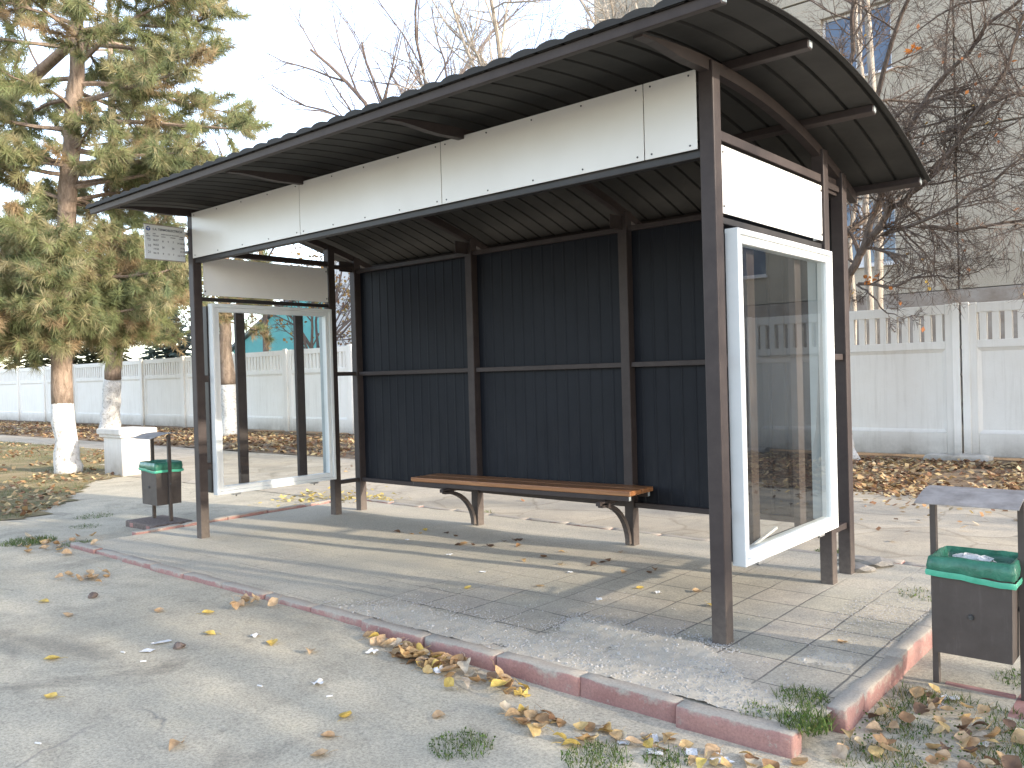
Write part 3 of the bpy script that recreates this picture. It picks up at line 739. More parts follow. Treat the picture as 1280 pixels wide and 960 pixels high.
for (s,y,z,sz) in (('NR.',-.40,2.622,.013),('ORA',-.345,2.628,.013),('INTERVALUL DE CIRCULATIE',-.27,2.628,.012),('PRIMA',-.105,2.622,.012),('RUTEI',-.40,2.606,.012),('PLECARII',-.345,2.610,.013),('LUCRU',-.27,2.608,.012),('ODIHNA',-.19,2.608,.012),('ULTIMA',-.11,2.604,.012),
  ('T3',-.395,2.570,.028),('06:57',-.343,2.572,.022),('8',-.262,2.566,.022),('9',-.215,2.566,.022),('7',-.17,2.566,.022),('14',-.13,2.562,.022),('20:45',-.103,2.562,.020),
  ('10',-.39,2.520,.028),('06:52',-.343,2.532,.022),('20',-.266,2.515,.022),('30',-.178,2.512,.022),('19:20',-.103,2.522,.020),('19:50',-.343,2.496,.022),('21:02',-.103,2.492,.020),
  ('21',-.39,2.465,.028),('06:12',-.343,2.462,.022),('9',-.262,2.460,.022),('11',-.218,2.460,.022),('7',-.17,2.460,.022),('15',-.13,2.455,.022),('21:30',-.103,2.458,.020)):
    merge(tb,text_mesh(s,sz,y,z,None,.0004))
tb.build('timetable_text',M['ink'],bd)
mb=MB(); mb.tube([(-4.998,-.383,2.672),(-4.9965,-.383,2.672)],.019,20); em=mb.build('emblem',M['inkblue'],bd)
mb=MB(); mb.add([(-4.996,-.395,2.674),(-4.996,-.371,2.674),(-4.996,-.371,2.680),(-4.996,-.395,2.680),(-4.996,-.386,2.660),(-4.996,-.380,2.660),(-4.996,-.380,2.6735),(-4.996,-.386,2.6735)],[(0,1,2,3),(4,5,6,7)]); mb.build('emblem_mark',M['sign'],em)

# ------------------------------------------------------------------ litter bins
def litter_bin(loc,label):
    t=thing('litter_bin',loc,label,'litter bin','brown roadside litter bins')
    x,y,z=loc
    def P(mb,name,m,parent=t,smooth=False):
        mb.xform(Matrix.Translation(loc)); return mb.build(name,M[m],parent,smooth)
    for s in (-1,1):
        mb=MB(); mb.box(s*.172-.013,s*.172+.013,-.016,.016,-.02,.885,.002); P(mb,'upright','bin')
        mb=MB(); mb.box(s*.172-.035,s*.172+.035,-.24,.10,-.03,.016,.008); P(mb,'foot','red_base')
    mb=MB(); mb.box(-.137,.137,-.013,.013,.004,.028,.003); P(mb,'cross_bar','red_base')
    # open-topped box with folded edges, slightly wider at the top
    mb=MB(); zb,zt=.195,.575; hx,hy=.150,.125; tx,ty=.156,.130; th=.006
    def ring(hx,hy,z): return [(-hx,-hy,z),(hx,-hy,z),(hx,hy,z),(-hx,hy,z)]
    mb.v+=ring(hx,hy,zb)+ring(tx,ty,zt)+ring(tx-th,ty-th,zt)+ring(hx-th,hy-th,zb+.01); mb.c+=[(1,1,1)]*16
    for k in range(4):
        n=(k+1)%4; mb.f+=[(k,n,4+n,4+k),(4+k,4+n,8+n,8+k),(8+k,8+n,12+n,12+k)]
    mb.f+=[(3,2,1,0),(12,13,14,15)]
    bx=P(mb,'box','bin')
    for s in (-1,1):
        mb=MB(); mb.tube([(s*.155,0,.40),(s*.186,0,.40)],.011,8); P(mb,'pivot','screw',bx)
    mb=MB(); mb.tube([(0,-hy-.004,.37),(0,-hy-.012,.37)],[.013,.010],10); P(mb,'rivet','screw',bx)
    # bin bag folded over the rim with a wavy hem
    mb=MB(); N=48; random.seed(4)
    def rim(u,ex,ey):
        per=[(-ex,-ey),(ex,-ey),(ex,ey),(-ex,ey)]; q=u*4; k=int(q)%4; fr=q-int(q); a=per[k]; b=per[(k+1)%4]
        return a[0]+(b[0]-a[0])*fr,a[1]+(b[1]-a[1])*fr
    rows=[]
    for (e,zz,wv) in ((.010,.545,.012),(.014,.575,.004),(.008,.612,.006),(-.004,.618,.005),(-.016,.585,.006),(-.03,.46,.01),(-.06,.40,.02)):
        row=[]
        for i in range(N):
            u=i/N; px,py=rim(u,tx+e,ty+e); 
            q=noise.noise((px*22,py*22,zz*8)); q2=noise.noise((px*60,py*60,zz*20)); row.append((px*(1+.018*q+.010*q2),py*(1+.03*q+.016*q2),zz+wv*1.3*noise.noise((px*14+3,py*14,zz*3))+.003*q2))
        rows.append(row)
    for row in rows: mb.v+=row; mb.c+=[(1,1,1)]*N
    for j in range(len(rows)-1):
        for i in range(N): a=j*N+i; b=j*N+(i+1)%N; mb.f.append((a,b,b+N,a+N))
    mb.f.append(tuple((len(rows)-1)*N+i for i in range(N)))
    bag=P(mb,'bin_bag','bag',t,True)
    mb=MB()
    for i in range(N+1):
        u=(i%N)/N; px,py=rim(u,tx+.016,ty+.016); zz=.545-.018*sm(px/.3+.5)+.006*noise.noise((px*14+3,py*14,2))
        mb.v+=[(px,py,zz-.013),(px*1.012,py*1.012,zz),(px,py,zz+.012)]; mb.c+=[(1,1,1)]*3
    for i in range(N): a=i*3; mb.f+=[(a,a+3,a+4,a+1),(a+1,a+4,a+5,a+2)]
    P(mb,'hem','bag_edge',bag,True)
    # curved rain lid, tipped towards the front
    mb=MB(); n=8; 
    for lay in (0,1):
        for i in range(n+1):
            u=i/n; yy=-.20+.29*u; zz=.855+.045*math.sin(u*2.0)-.004*lay
            for s in (-1,1): mb.v.append((s*.198,yy,zz)); mb.c.append((1,1,1))
    m0=2*(n+1)
    for i in range(n):
        a=i*2; mb.f+=[(a,a+1,a+3,a+2),(m0+a,m0+a+2,m0+a+3,m0+a+1),(a,a+2,m0+a+2,m0+a),(a+1,m0+a+1,m0+a+3,a+3)]
    mb.f+=[(0,m0,m0+1,1),(2*n,2*n+1,m0+2*n+1,m0+2*n)]
    P(mb,'lid','bin_lid')
    return t
b1=litter_bin((1.075,.285,-.105),'brown litter bin with green bag standing right beside the platform kerb')
b2=copy_tree(b1); b2.location=(-6.22,.275,-.03); b2['label']='far litter bin on a dark slab near the white block, left of the shelter'
# crumpled bag lying in the near bin
random.seed(8); mb=MB(); bm=bmesh.new(); bmesh.ops.create_icosphere(bm,subdivisions=3,radius=1)
for v in bm.verts:
    q=noise.noise_vector(v.co*2.3)*.5+noise.noise_vector(v.co*5)*.3; v.co+=q; v.co=Vector((1.06+v.co.x*.075,.30+v.co.y*.045,.475+v.co.z*.032))
mb.bm(bm); tag(mb.build('crumpled_bag',M['paper']),'crumpled clear plastic bag lying inside the near litter bin','plastic bag')
mb=MB(); mb.box(-6.53,-5.93,.04,.44,-.09,.0,.014); 
tag(mb.build('base_slab',M['pebble']),'dark concrete slab under the far litter bin','slab')

# ------------------------------------------------------------------ white pedestal block
pb=thing('concrete_block',(-11.8,2.5,-.1),'white painted square concrete block with a lip, beside the whitewashed pine','concrete block')
mb=MB(); mb.box(-12.12,-11.46,2.27,2.74,-.15,.52,.02); mb.build('body',M['block'],pb)
mb=MB(); mb.box(-12.19,-11.41,2.23,2.79,.5205,.565,.012); mb.box(-12.22,-11.38,2.2,2.82,.5655,.66,.02); mb.build('cap',M['block'],pb)

# ------------------------------------------------------------------ fence
fn=thing('concrete_fence',(-15,9.9,-.1),'long white precast concrete fence with recessed panels and a row of slots','fence')
PWD=2.83; FX=-1.1
def fence_panel_mesh():
    mb=MB(); w=PWD/2-.012; y0,y1=0,.10
    mb.box(-w,-w+.20,y0,y1,-.03,2.22,.008); mb.box(w-.20,w,y0,y1,-.03,2.22,.008)
    mb.box(-w+.2005,w-.2005,y0+.004,y1,-.03,.315,.008); mb.box(-w+.2005,w-.2005,y0+.004,y1,1.56,1.675,.006); mb.box(-w+.2005,w-.2005,y0+.004,y1,2.075,2.215,.006)
    # sunk field with sloped edges
    a,b_,c_,d_=-w+.201,w-.201,.316,1.559; k=.05; yi=.035; yo=.006
    mb.add([(a,yo,c_),(b_,yo,c_),(b_,yo,d_),(a,yo,d_),(a+k,yi,c_+k),(b_-k,yi,c_+k),(b_-k,yi,d_-k),(a+k,yi,d_-k)],[(0,1,5,4),(1,2,6,5),(2,3,7,6),(3,0,4,7),(4,5,6,7)])
    mb.add([(a,y1-.01,c_),(b_,y1-.01,c_),(b_,y1-.01,d_),(a,y1-.01,d_)],[(3,2,1,0)])
    n=15; sp=(b_-a)/n
    for i in range(n):
        x=a+sp*(i+.5); mb.box(x-sp*.29,x+sp*.29,.012,.088,1.674,2.076,.006)
    return mb.mesh('fence_panel',M['fence'])
pm=fence_panel_mesh()
def post_mesh():
    mb=MB(); mb.box(-.075,.075,-.055,-.0005,-.05,2.25,.008); return mb.mesh('fence_post',M['fence'])
qm=post_mesh()
for k in range(-4,16):
    p=obj('fence_panel',pm,fn); p.matrix_parent_inverse=Matrix.Identity(4); p.location=(FX-PWD/2-PWD*k+15,0,.1)
    if k>=1:
        p=obj('fence_post',qm,fn); p.matrix_parent_inverse=Matrix.Identity(4); p.location=(FX-PWD*k+15,0,.1)
    else:
        mb=MB(); mb.box(FX-PWD*k-.115,FX-PWD*k-.014,9.885,9.8995,-.05,2.235,.006); mb.box(FX-PWD*k+.014,FX-PWD*k+.115,9.885,9.8995,-.05,2.235,.006); mb.build('fence_post',M['fence'],fn)
        mb=MB(); random.seed(k+30); z=2.235; x=FX-PWD*k
        while z>-.03:
            z2=z-rr(.05,.14); x2=FX-PWD*k+rr(-.008,.011)+(.012*sm((1.2-z2)/1))
            mb.add([(x-.008,9.8955,z),(x+.008,9.8955,z),(x2+.008,9.8955,z2),(x2-.008,9.8955,z2)],[(0,3,2,1)]); z=z2; x=x2
        mb.build('crack',M['crack'],fn)
def lump(x0,x1,y0,y1,z0,z1,seed,amp=.04,cuts=8):
    bm=bmesh.new(); bmesh.ops.create_cube(bm,size=1)
    bmesh.ops.subdivide_edges(bm,edges=list(bm.edges),cuts=cuts,use_grid_fill=True)
    for v in bm.verts:
        v.co=Vector(((x0+x1)/2+v.co.x*(x1-x0),(y0+y1)/2+v.co.y*(y1-y0),(z0+z1)/2+v.co.z*(z1-z0)))
        v.co+=noise.noise_vector(v.co*5+Vector((seed,0,0)))*amp+noise.noise_vector(v.co*14+Vector((seed,3,0)))*amp*.4
    mb=MB(); mb.bm(bm); return mb
for k in (0,-1,-2):
    x=FX-PWD*k; lump(x-.42,x+.40,9.55,9.88,-.14,.0,k+2,.05).build('footing',M['fence'],fn,True)

# ------------------------------------------------------------------ buildings
bd_=thing('apartment_block',(0,18,0),'grey precast concrete building with blue windows behind the fence on the right','building')
J=-2.47; BW=4.04; FY=16.0
rows=[(2.92,6.26),(6.30,9.95),(9.99,12.0)]
xs=[J+BW*k for k in range(-3,5)]
bx0=-11.62
def clampx(a): return max(a,bx0)
mbw=MB(); wins=[]
for (z0,z1) in rows:
    for k in range(len(xs)-1):
        a,b=clampx(xs[k]+.018),xs[k+1]-.018
        if b-a<.3: continue
        c=(xs[k]+xs[k+1])/2; wz=None
        if z0<3: wz=(3.62,5.15)
        elif z0<7: wz=(7.92,9.45)
        if wz and c-.78>a:
            w0,w1=c-.78,c+.78
            mbw.box(a,w0,FY,FY+.25,z0,z1,.01); mbw.box(w1,b,FY,FY+.25,z0,z1,.01); mbw.box(w0+.0005,w1-.0005,FY+.001,FY+.25,z0,wz[0],.008); mbw.box(w0+.0005,w1-.0005,FY+.001,FY+.25,wz[1],z1,.008)
            wins.append((w0,w1,wz[0],wz[1]))
        else: mbw.box(a,b,FY,FY+.25,z0,z1,.01)
mbw.build('wall',M['facade'],bd_)
mb=MB(); mb.box(bx0+.02,xs[-1]-.02,FY+.27,FY+9,-.1,11.95); mb.build('core',M['joint'],bd_)
mb=MB(); mb.box(bx0-.01,xs[-1],FY-.06,FY+.24,-.15,2.90,.01); mb.build('plinth',M['plinth'],bd_)
mb=MB(); mb.box(bx0-.03,xs[-1],FY-.05,FY+9,12.01,12.14,.01); mb.build('parapet_cap',M['plinth'],bd_)
mb=MB(); mb.box(bx0,bx0+.30,FY+.26,FY+9,-.1,12.0); mb.xform(Matrix.Translation((-.002,0,0))); mb.build('gable_wall',M['facade'],bd_)
for (a,b,z0,z1) in wins:
    mb=MB(); y0,y1=FY+.14,FY+.2; t_=.06
    mb.box(a,b,y0,y1,z0,z0+t_,.004); mb.box(a,b,y0,y1,z1-t_,z1,.004); mb.box(a,a+t_,y0,y1,z0+t_+.0005,z1-t_-.0005,.004); mb.box(b-t_,b,y0,y1,z0+t_+.0005,z1-t_-.0005,.004)
    m_=(a+b)/2; mb.box(m_-.035,m_+.035,y0,y1,z0+t_+.0005,z1-t_-.0005,.004); wf=mb.build('window',M['winframe'],bd_)
    mb=MB(); mb.add([(a+.05,FY+.18,z0+.05),(b-.05,FY+.18,z0+.05),(b-.05,FY+.18,z1-.05),(a+.05,FY+.18,z1-.05)],[(0,1,2,3)]); mb.build('pane',M['winglass'],wf)
    mb=MB(); mb.box(a-.04,b+.04,FY-.06,FY+.13,z0-.05,z0-.001,.004); mb.build('sill',M['winframe'],wf)
tb_=thing('teal_building',(-32,23,0),'turquoise rendered building with a pitched gable behind the fence','building')
mb=MB(); mb.add([(-37.5,20,-.1),(-26.2,20,-.1),(-26.2,20,4.6),(-29.6,20,5.6),(-33.0,20,4.95),(-37.5,20,3.0),(-37.5,27,-.1),(-26.2,27,-.1),(-26.2,27,4.6),(-29.6,27,5.6),(-33.0,27,4.95),(-37.5,27,3.0)],
  [(0,1,2,3,4,5),(11,10,9,8,7,6),(0,5,11,6),(1,7,8,2)]); mb.build('wall',M['teal'],tb_)
mb=MB(); P5=[(-26.0,4.62),(-29.6,5.68),(-33.0,5.03),(-37.8,2.95)]
for (x,z) in P5: mb.v+=[(x,19.8,z),(x,27.2,z),(x,19.8,z+.14),(x,27.2,z+.14)]; mb.c+=[(1,1,1)]*4
for i in range(3): a=i*4; mb.f+=[(a+2,a+3,a+7,a+6),(a,a+4,a+5,a+1),(a,a+2,a+6,a+4),(a+1,a+5,a+7,a+3)]
mb.build('roof',M['roofgrey'],tb_)
mb=MB(); mb.box(-33.9,-32.2,19.93,19.99,1.7,2.75,.01); wf=mb.build('window',M['winframe'],tb_)
mb=MB(); 
for i in range(3): mb.box(-33.84+.56*i,-33.34+.56*i,19.915,19.928,1.78,2.68)
mb.build('pane',M['winglass'],wf)
wb=thing('white_building',(-24,19,0),'bright white rendered wall of a low building seen between the left posts','building')
mb=MB(); mb.box(-26.0,-17.0,17.6,19.8,-.1,6.2,.02); mb.build('wall',M['whitewall'],wb)
mb=MB(); mb.box(-26.1,-16.9,17.5,19.9,6.201,6.35,.02); mb.build('roof_edge',M['roofgrey'],wb)

# ------------------------------------------------------------------ trees
def grow(mb,p,d,length,r,depth,prm,rng,tips=None):
    nseg=max(3,int(length/prm.get('seg',.22))); nseg=min(nseg,9)
    pts=[p.copy()]; rad=[r]; dd=d.normalized(); q=p.copy()
    r1=r*prm.get('taper',.35) if depth>0 else max(.0012,r*.3)
    for i in range(nseg):
        j=Vector((rng.gauss(0,1),rng.gauss(0,1),rng.gauss(0,1)))*prm.get('wander',.16)
        up=prm.get('up',.03); 
        if depth<=1: up=prm.get('uptip',up)
        dd=(dd+j+Vector((0,0,up))).normalized(); q=q+dd*(length/nseg); pts.append(q.copy()); rad.append(r+(r1-r)*(i+1)/nseg)
    mb.tube(pts,rad,6 if r>.03 else (4 if r>.009 else 3),None,False)
    if tips is not None and depth<=1: tips.append((pts[-1],dd.copy()))
    if depth<=0: return
    n=prm['kids'][depth] if depth<len(prm['kids']) else 4
    t0=prm.get('bare',.25)
    for k in range(n):
        t=t0+(1-t0)*(k+rng.random())/n; t=min(t,.98); i=int(t*nseg); fr=t*nseg-i
        pos=pts[i].lerp(pts[i+1],fr); dirn=(pts[i+1]-pts[i]).normalized()
        ax=dirn.orthogonal().normalized(); ax.rotate(Matrix.Rotation(rng.uniform(0,6.283),3,dirn)); ang=R(rng.uniform(*prm.get('ang',(28,62))))
        nd_=dirn.copy(); nd_.rotate(Matrix.Rotation(ang,3,ax))
        l=length*rng.uniform(*prm.get('lf',(.38,.7)))*(1-.45*t); rr_=min((rad[i]+(rad[i+1]-rad[i])*fr)*rng.uniform(.5,.75),r*.7)
        grow(mb,pos,nd_,l,max(rr_,prm.get('rmin',.0018)),depth-1,prm,rng,tips)

def leaf_bits(tips,n,rng,size,cols):
    mb=MB()
    for i in range(n):
        p,d=rng.choice(tips); p=p+Vector((rng.gauss(0,1),rng.gauss(0,1),rng.gauss(0,1)))*size*.5
        a=Vector((rng.gauss(0,1),rng.gauss(0,1),rng.gauss(0,1))).normalized(); b=a.orthogonal().normalized(); s=size*rng.uniform(.6,1.2)
        c=rng.choice(cols); v=rng.uniform(.8,1.2)
        mb.add([tuple(p),tuple(p+a*s*.5+b*s*.35),tuple(p+a*s),tuple(p+a*s*.5-b*s*.35)],[(0,1,2,3)],(c[0]*v,c[1]*v,c[2]*v))
    return mb

# spreading bare tree by the fence on the right (its limbs reach in front of the grey building)
rng=random.Random(21)
t=thing('bare_tree',(-2.55,9.05,-.1),'bare spreading tree with whitewashed foot in front of the fence, right of the shelter','tree','bare trees')
mb=MB(); tr=[(-2.55,9.05,-.12),(-2.56,9.05,.3),(-2.60,9.06,1.1),(-2.62,9.05,1.25)]
mb.tube(tr,[.20,.15,.135,.13],12); mb.tube([(-2.45,8.9,-.12),(-2.53,9.0,.15)],[.09,.05],7); mb.tube([(-2.35,9.05,-.12),(-2.5,9.05,.2)],[.09,.06],7); mb.build('whitewashed_foot',M['lime'],t,True)
mb=MB(); mb.tube([(-2.62,9.05,1.25),(-2.58,9.04,1.9),(-2.46,9.02,2.5)],[.128,.118,.11],10)
prm=dict(kids=[0,8,10,9],up=.005,uptip=-.008,wander=.15,seg=.2,taper=.4,ang=(25,65),lf=(.4,.75),bare=.15,rmin=.0032)
def limb(pts,r0,r1,children,lr=(.5,1.3),dep=2,spread=.6):
    P=[Vector(q) for q in pts]; n=len(P); rad=[r0+(r1-r0)*i/(n-1) for i in range(n)]
    # a slightly crooked limb through the given points
    F=[];RD=[]
    for i in range(n-1):
        for k in range(3):
            f_=k/3; q=P[i].lerp(P[i+1],f_)+Vector((rng.gauss(0,1),rng.gauss(0,1),rng.gauss(0,1)))*.018; F.append(q); RD.append(rad[i]+(rad[i+1]-rad[i])*f_)
    F.append(P[-1]); RD.append(r1); mb.tube(F,RD,7,None,False)
    m=len(F)-1
    for c in range(children):
        t_=(.08+.92*(c+rng.random())/children)*m; i=min(int(t_),m-1); pos=F[i].lerp(F[i+1],t_-i); dirn=(F[i+1]-F[i]).normalized()
        ax=dirn.orthogonal().normalized(); ax.rotate(Matrix.Rotation(rng.uniform(0,6.283),3,dirn)); dd=dirn.copy(); dd.rotate(Matrix.Rotation(R(rng.uniform(25,75)),3,ax))
        grow(mb,pos,dd,rng.uniform(*lr),RD[i]*rng.uniform(.35,.6),dep,prm,rng,tips)
    dirn=(F[-1]-F[-2]).normalized(); grow(mb,F[-1],dirn,lr[1],r1,dep,prm,rng,tips)
tips=[]
limb([(-2.46,9.02,2.5),(-2.20,8.98,3.02),(-1.9,8.9,3.33),(-1.70,8.8,3.56),(-1.27,8.6,3.76),(-.93,8.5,4.05),(-.55,8.3,4.5),(-.1,8.1,5.0)],.062,.02,26)
limb([(-1.9,8.9,3.22),(-1.25,8.6,3.28),(-.75,8.3,3.36),(-.1,8.0,3.70),(.6,7.7,4.1)],.030,.010,20)
limb([(-1.3,8.6,3.26),(-.8,8.8,3.13),(-.1,9.0,3.2),(.6,9.1,3.4)],.026,.012,10,(.4,.9))
limb([(-2.25,9.0,2.58),(-1.8,8.8,2.45),(-1.2,8.5,2.52),(-.7,8.3,2.48)],.026,.008,10,(.3,.7))
limb([(-2.3,9.0,2.55),(-1.95,8.6,2.35),(-1.7,8.4,2.08),(-1.5,8.3,2.0)],.016,.006,5,(.2,.45))
limb([(-2.46,9.02,2.5),(-2.55,9.0,3.6),(-2.5,9.0,4.8),(-2.3,9.1,6.0),(-2.2,9.1,7.4)],.075,.02,18,(.7,1.6))
limb([(-2.5,9.0,3.0),(-2.9,8.8,4.2),(-3.3,8.6,5.4),(-3.7,8.5,6.6)],.05,.015,14,(.7,1.5))
limb([(-2.2,8.98,3.02),(-1.7,8.9,4.2),(-1.2,8.8,5.1),(-.4,8.6,5.7),(.4,8.4,6.1)],.05,.014,16,(.6,1.4))
limb([(-2.4,9.0,4.0),(-1.9,8.9,5.2),(-1.5,8.8,6.3),(-.9,8.7,7.2),(-.3,8.6,7.8)],.045,.012,15,(.6,1.4))
limb([(-2.5,9,2.4),(-3.0,8.8,3.0),(-3.5,8.7,3.3)],.03,.01,6,(.4,.9))
mb.build('crown',M['bark'],t)
lb=leaf_bits(tips,70,random.Random(3),.075,[(.45,.17,.05),(.35,.14,.06),(.5,.30,.08)])
for (cx_,cy_,cz_,n) in ((-1.36,8.75,5.72,16),(-2.05,8.9,2.6,14),(-1.18,8.5,2.36,4)):
    q=leaf_bits([(Vector((cx_,cy_,cz_)),Vector((0,0,1)))],n,random.Random(n),.085,[(.55,.2,.04),(.42,.16,.05)] if n!=4 else [(.65,.45,.08)]); lb.add(q.v,q.f); lb.c[-len(q.v):]=q.c
lb.build('last_leaves',M['foliage'],t)
# second bare tree, right of the frame: its limbs reach into the picture from the right
rng=random.Random(77); tips=[]
t=thing('bare_tree',(2.9,8.9,-.1),'bare tree at the right edge whose long limbs reach in front of the grey building','tree','bare trees')
mb=MB(); mb.tube([(2.9,8.9,-.12),(2.85,8.9,.4),(2.8,8.9,1.3)],[.2,.15,.14],10); mb.build('foot',M['bark'],t,True)
mb=MB(); mb.tube([(2.8,8.9,1.3),(2.75,8.9,2.4),(2.6,8.85,3.4)],[.14,.12,.10],10)
limb([(2.6,8.85,3.4),(1.6,8.7,3.9),(.6,8.6,4.45),(-.1,8.5,4.72),(-.6,8.5,4.62),(-1.1,8.5,4.55),(-1.5,8.5,4.5)],.042,.008,34,(.6,1.4))
limb([(2.6,8.85,3.4),(2.2,8.6,4.8),(1.3,8.5,5.6),(.3,8.4,5.9),(-.7,8.4,6.0),(-1.4,8.5,5.75)],.036,.007,30,(.6,1.4))
limb([(2.7,8.9,3.0),(1.6,8.3,3.2),(.6,8.0,3.1),(-.2,7.9,2.9)],.026,.007,16,(.5,1.1))
limb([(2.6,8.85,3.4),(2.4,9.0,5.2),(1.5,9.0,7.0),(.4,8.9,7.8),(-.7,8.8,8.1)],.036,.008,22,(.7,1.6))
limb([(2.7,8.9,3.0),(3.6,8.6,4.0),(4.6,8.3,4.7)],.05,.015,12,(.6,1.4))
limb([(2.6,8.85,3.4),(3.0,8.8,5.2),(3.3,8.7,7.0)],.05,.015,14,(.7,1.5))
mb.build('crown',M['bark'],t)
leaf_bits(tips,60,random.Random(9),.07,[(.45,.17,.05),(.35,.14,.06),(.5,.30,.08)]).build('last_leaves',M['foliage'],t)
# pale upright stems between fence and building
for i,(x,y,lab,h) in enumerate(((-3.35,12.1,'pale upright tree stem left of the blue window, behind the shelter roof',10.5),(-2.98,11.6,'slender pale tree stem crossing the blue window, behind the shelter roof',10),(-2.62,11.3,'thick pale grey tree stem at the right jamb of the blue window',10.5))):
    rng=random.Random(50+i); tips=[]
    t=thing('pale_tree',(x,y,-.1),lab,'tree','pale stemmed trees')
    mb=MB(); pts=[(x,y,-.12)]; q=Vector((x,y,0))
    for k in range(9): pts.append((x+rng.gauss(0,.05)-.03*k*(i-1),y+rng.gauss(0,.05),1.2*(k+1)))
    rad=[.060+.012*i-.005*k for k in range(10)]; mb.tube(pts,rad,8,None,True); mb.build('trunk',M['bark_pale'],t,True)
    mb=MB(); prm=dict(kids=[0,4,6],up=.05,uptip=.02,wander=.14,seg=.22,taper=.35,ang=(25,55),lf=(.4,.7),bare=.2,rmin=.003)
    for k in range(22):
        zz=rng.uniform(3.6,10.5); j=min(int(zz/1.2),8); pos=Vector(pts[j]).lerp(Vector(pts[j+1]),zz/1.2-j); a=rng.uniform(0,6.28)
        grow(mb,pos,Vector((math.cos(a),math.sin(a)*.6-.2,rng.uniform(.2,.9))),rng.uniform(.9,1.9),.016,2,prm,rng,tips)
    mb.build('twigs',M['twig'],t)
# distant bare trees over the roof
def bare(name,x,y,h,lab,seed,mat,prm,depth=4,r=.16,trunk_to=.35,lean=(0,0),nl=7,group='bare trees'):
    rng=random.Random(seed); tips=[]
    t=thing(name,(x,y,-.1),lab,'tree',group)
    mb=MB(); n=6; pts=[]; zt=h*trunk_to
    for k in range(n+1): pts.append(Vector((x+lean[0]*k/n+rng.gauss(0,.04),y+lean[1]*k/n+rng.gauss(0,.04),-.12+zt*k/n)))
    rad=[r*(1.25-.45*k/n) for k in range(n+1)]; mb.tube(pts,rad,9); mb.build('trunk',M[mat],t,True)
    mb=MB()
    for k in range(nl):
        a=k*2.4+rng.uniform(0,.6); tt=rng.uniform(.75,1) if k>1 else 1; i=min(int(tt*n),n-1); pos=pts[i].lerp(pts[i+1],tt*n-i)
        el=rng.uniform(.9,2.2); grow(mb,pos,Vector((math.cos(a),math.sin(a),el))+Vector((lean[0],lean[1],0))*.1,h*(1-trunk_to)*rng.uniform(.55,.8),r*rng.uniform(.4,.6),depth-1,prm,rng,tips)
    mb.build('crown',M[mat if mat!='bark' else 'twig'],t)
    return t,tips
pr=dict(kids=[0,4,5,6],up=.02,uptip=.0,wander=.11,seg=.5,taper=.35,ang=(22,50),lf=(.45,.75),bare=.2,rmin=.006)
bare('bare_tree',-16.6,14.2,16.6,'grey bare tree with forked branches rising over the middle of the shelter roof',101,'twig',pr,4,.17,.5,(-.4,0),6)
bare('bare_tree',-15.2,14.8,14.2,'smaller grey bare tree just right of the forked one over the roof',104,'twig',pr,4,.10,.55,(.2,0),5)
bare('bare_tree',-22.6,12.2,11.0,'slim bare sapling top showing over the left part of the roof',131,'twig',dict(pr,up=.06,rmin=.006),4,.09,.62,(0,0),5)
pb_=dict(kids=[0,7,8,7],up=-.01,uptip=-.06,wander=.13,seg=.35,taper=.3,ang=(25,60),lf=(.4,.65),bare=.1,rmin=.0045)
bare('birch_tree',-11.9,13.2,15.2,'pale limbed birch with a haze of fine hanging twigs over the roof',141,'bark_pale',pb_,4,.15,.5,(-.9,0),8)
bare('birch_tree',-9.6,14.6,15.5,'white birch trunk standing at the corner of the grey building',148,'bark_pale',pb_,4,.14,.6,(.1,0),7)
# autumn tree glimpsed behind the left side panel
t,tips=bare('autumn_tree',-21.5,13.5,7.2,'small tree with sparse orange brown leaves behind the fence on the left',160,'twig',dict(pr,kids=[0,5,6,6],lf=(.4,.7)),4,.12,.3,(0,0),8,'trees behind the fence')
leaf_bits(tips,900,random.Random(4),.14,[(.42,.24,.08),(.36,.18,.07),(.5,.33,.12),(.3,.25,.1)]).build('leaves',M['foliage'],t)
t,tips=bare('autumn_tree',-33.5,15,9.5,'taller tree with thin olive brown leaves behind the fence, far left',166,'twig',dict(pr,kids=[0,5,6,6],lf=(.4,.7)),4,.15,.3,(0,0),9,'trees behind the fence')
leaf_bits(tips,1500,random.Random(6),.17,[(.36,.27,.10),(.30,.24,.09),(.42,.33,.14)]).build('leaves',M['foliage'],t)

# pines: needle tufts set along the boughs
GREENS=[(.21,.24,.11),(.25,.27,.13),(.165,.20,.10),(.30,.285,.15),(.35,.31,.18)]
BROWN=[(.33,.25,.14),(.36,.27,.16),(.30,.23,.13)]
def tuft(mb,p,d,rng,ln,n,w,cols):
    d=d.normalized(); c=rng.choice(cols); v=rng.uniform(.75,1.25)
    u=d.orthogonal().normalized(); w_=d.cross(u)
    for i in range(n):
        a=rng.uniform(0,6.283); s=rng.uniform(.15,1.5); nd_=(d*math.cos(s)+(u*math.cos(a)+w_*math.sin(a))*math.sin(s)).normalized()
        b=p+d*rng.uniform(-.10,.06); l=ln*rng.uniform(.75,1.15); sd=nd_.orthogonal().normalized()*w
        k=v*rng.uniform(.75,1.25); tip=b+nd_*l-Vector((0,0,l*.12))
        mb.add([tuple(b-sd),tuple(b+sd),tuple(tip)],[(0,1,2)],(c[0]*k,c[1]*k,c[2]*k))
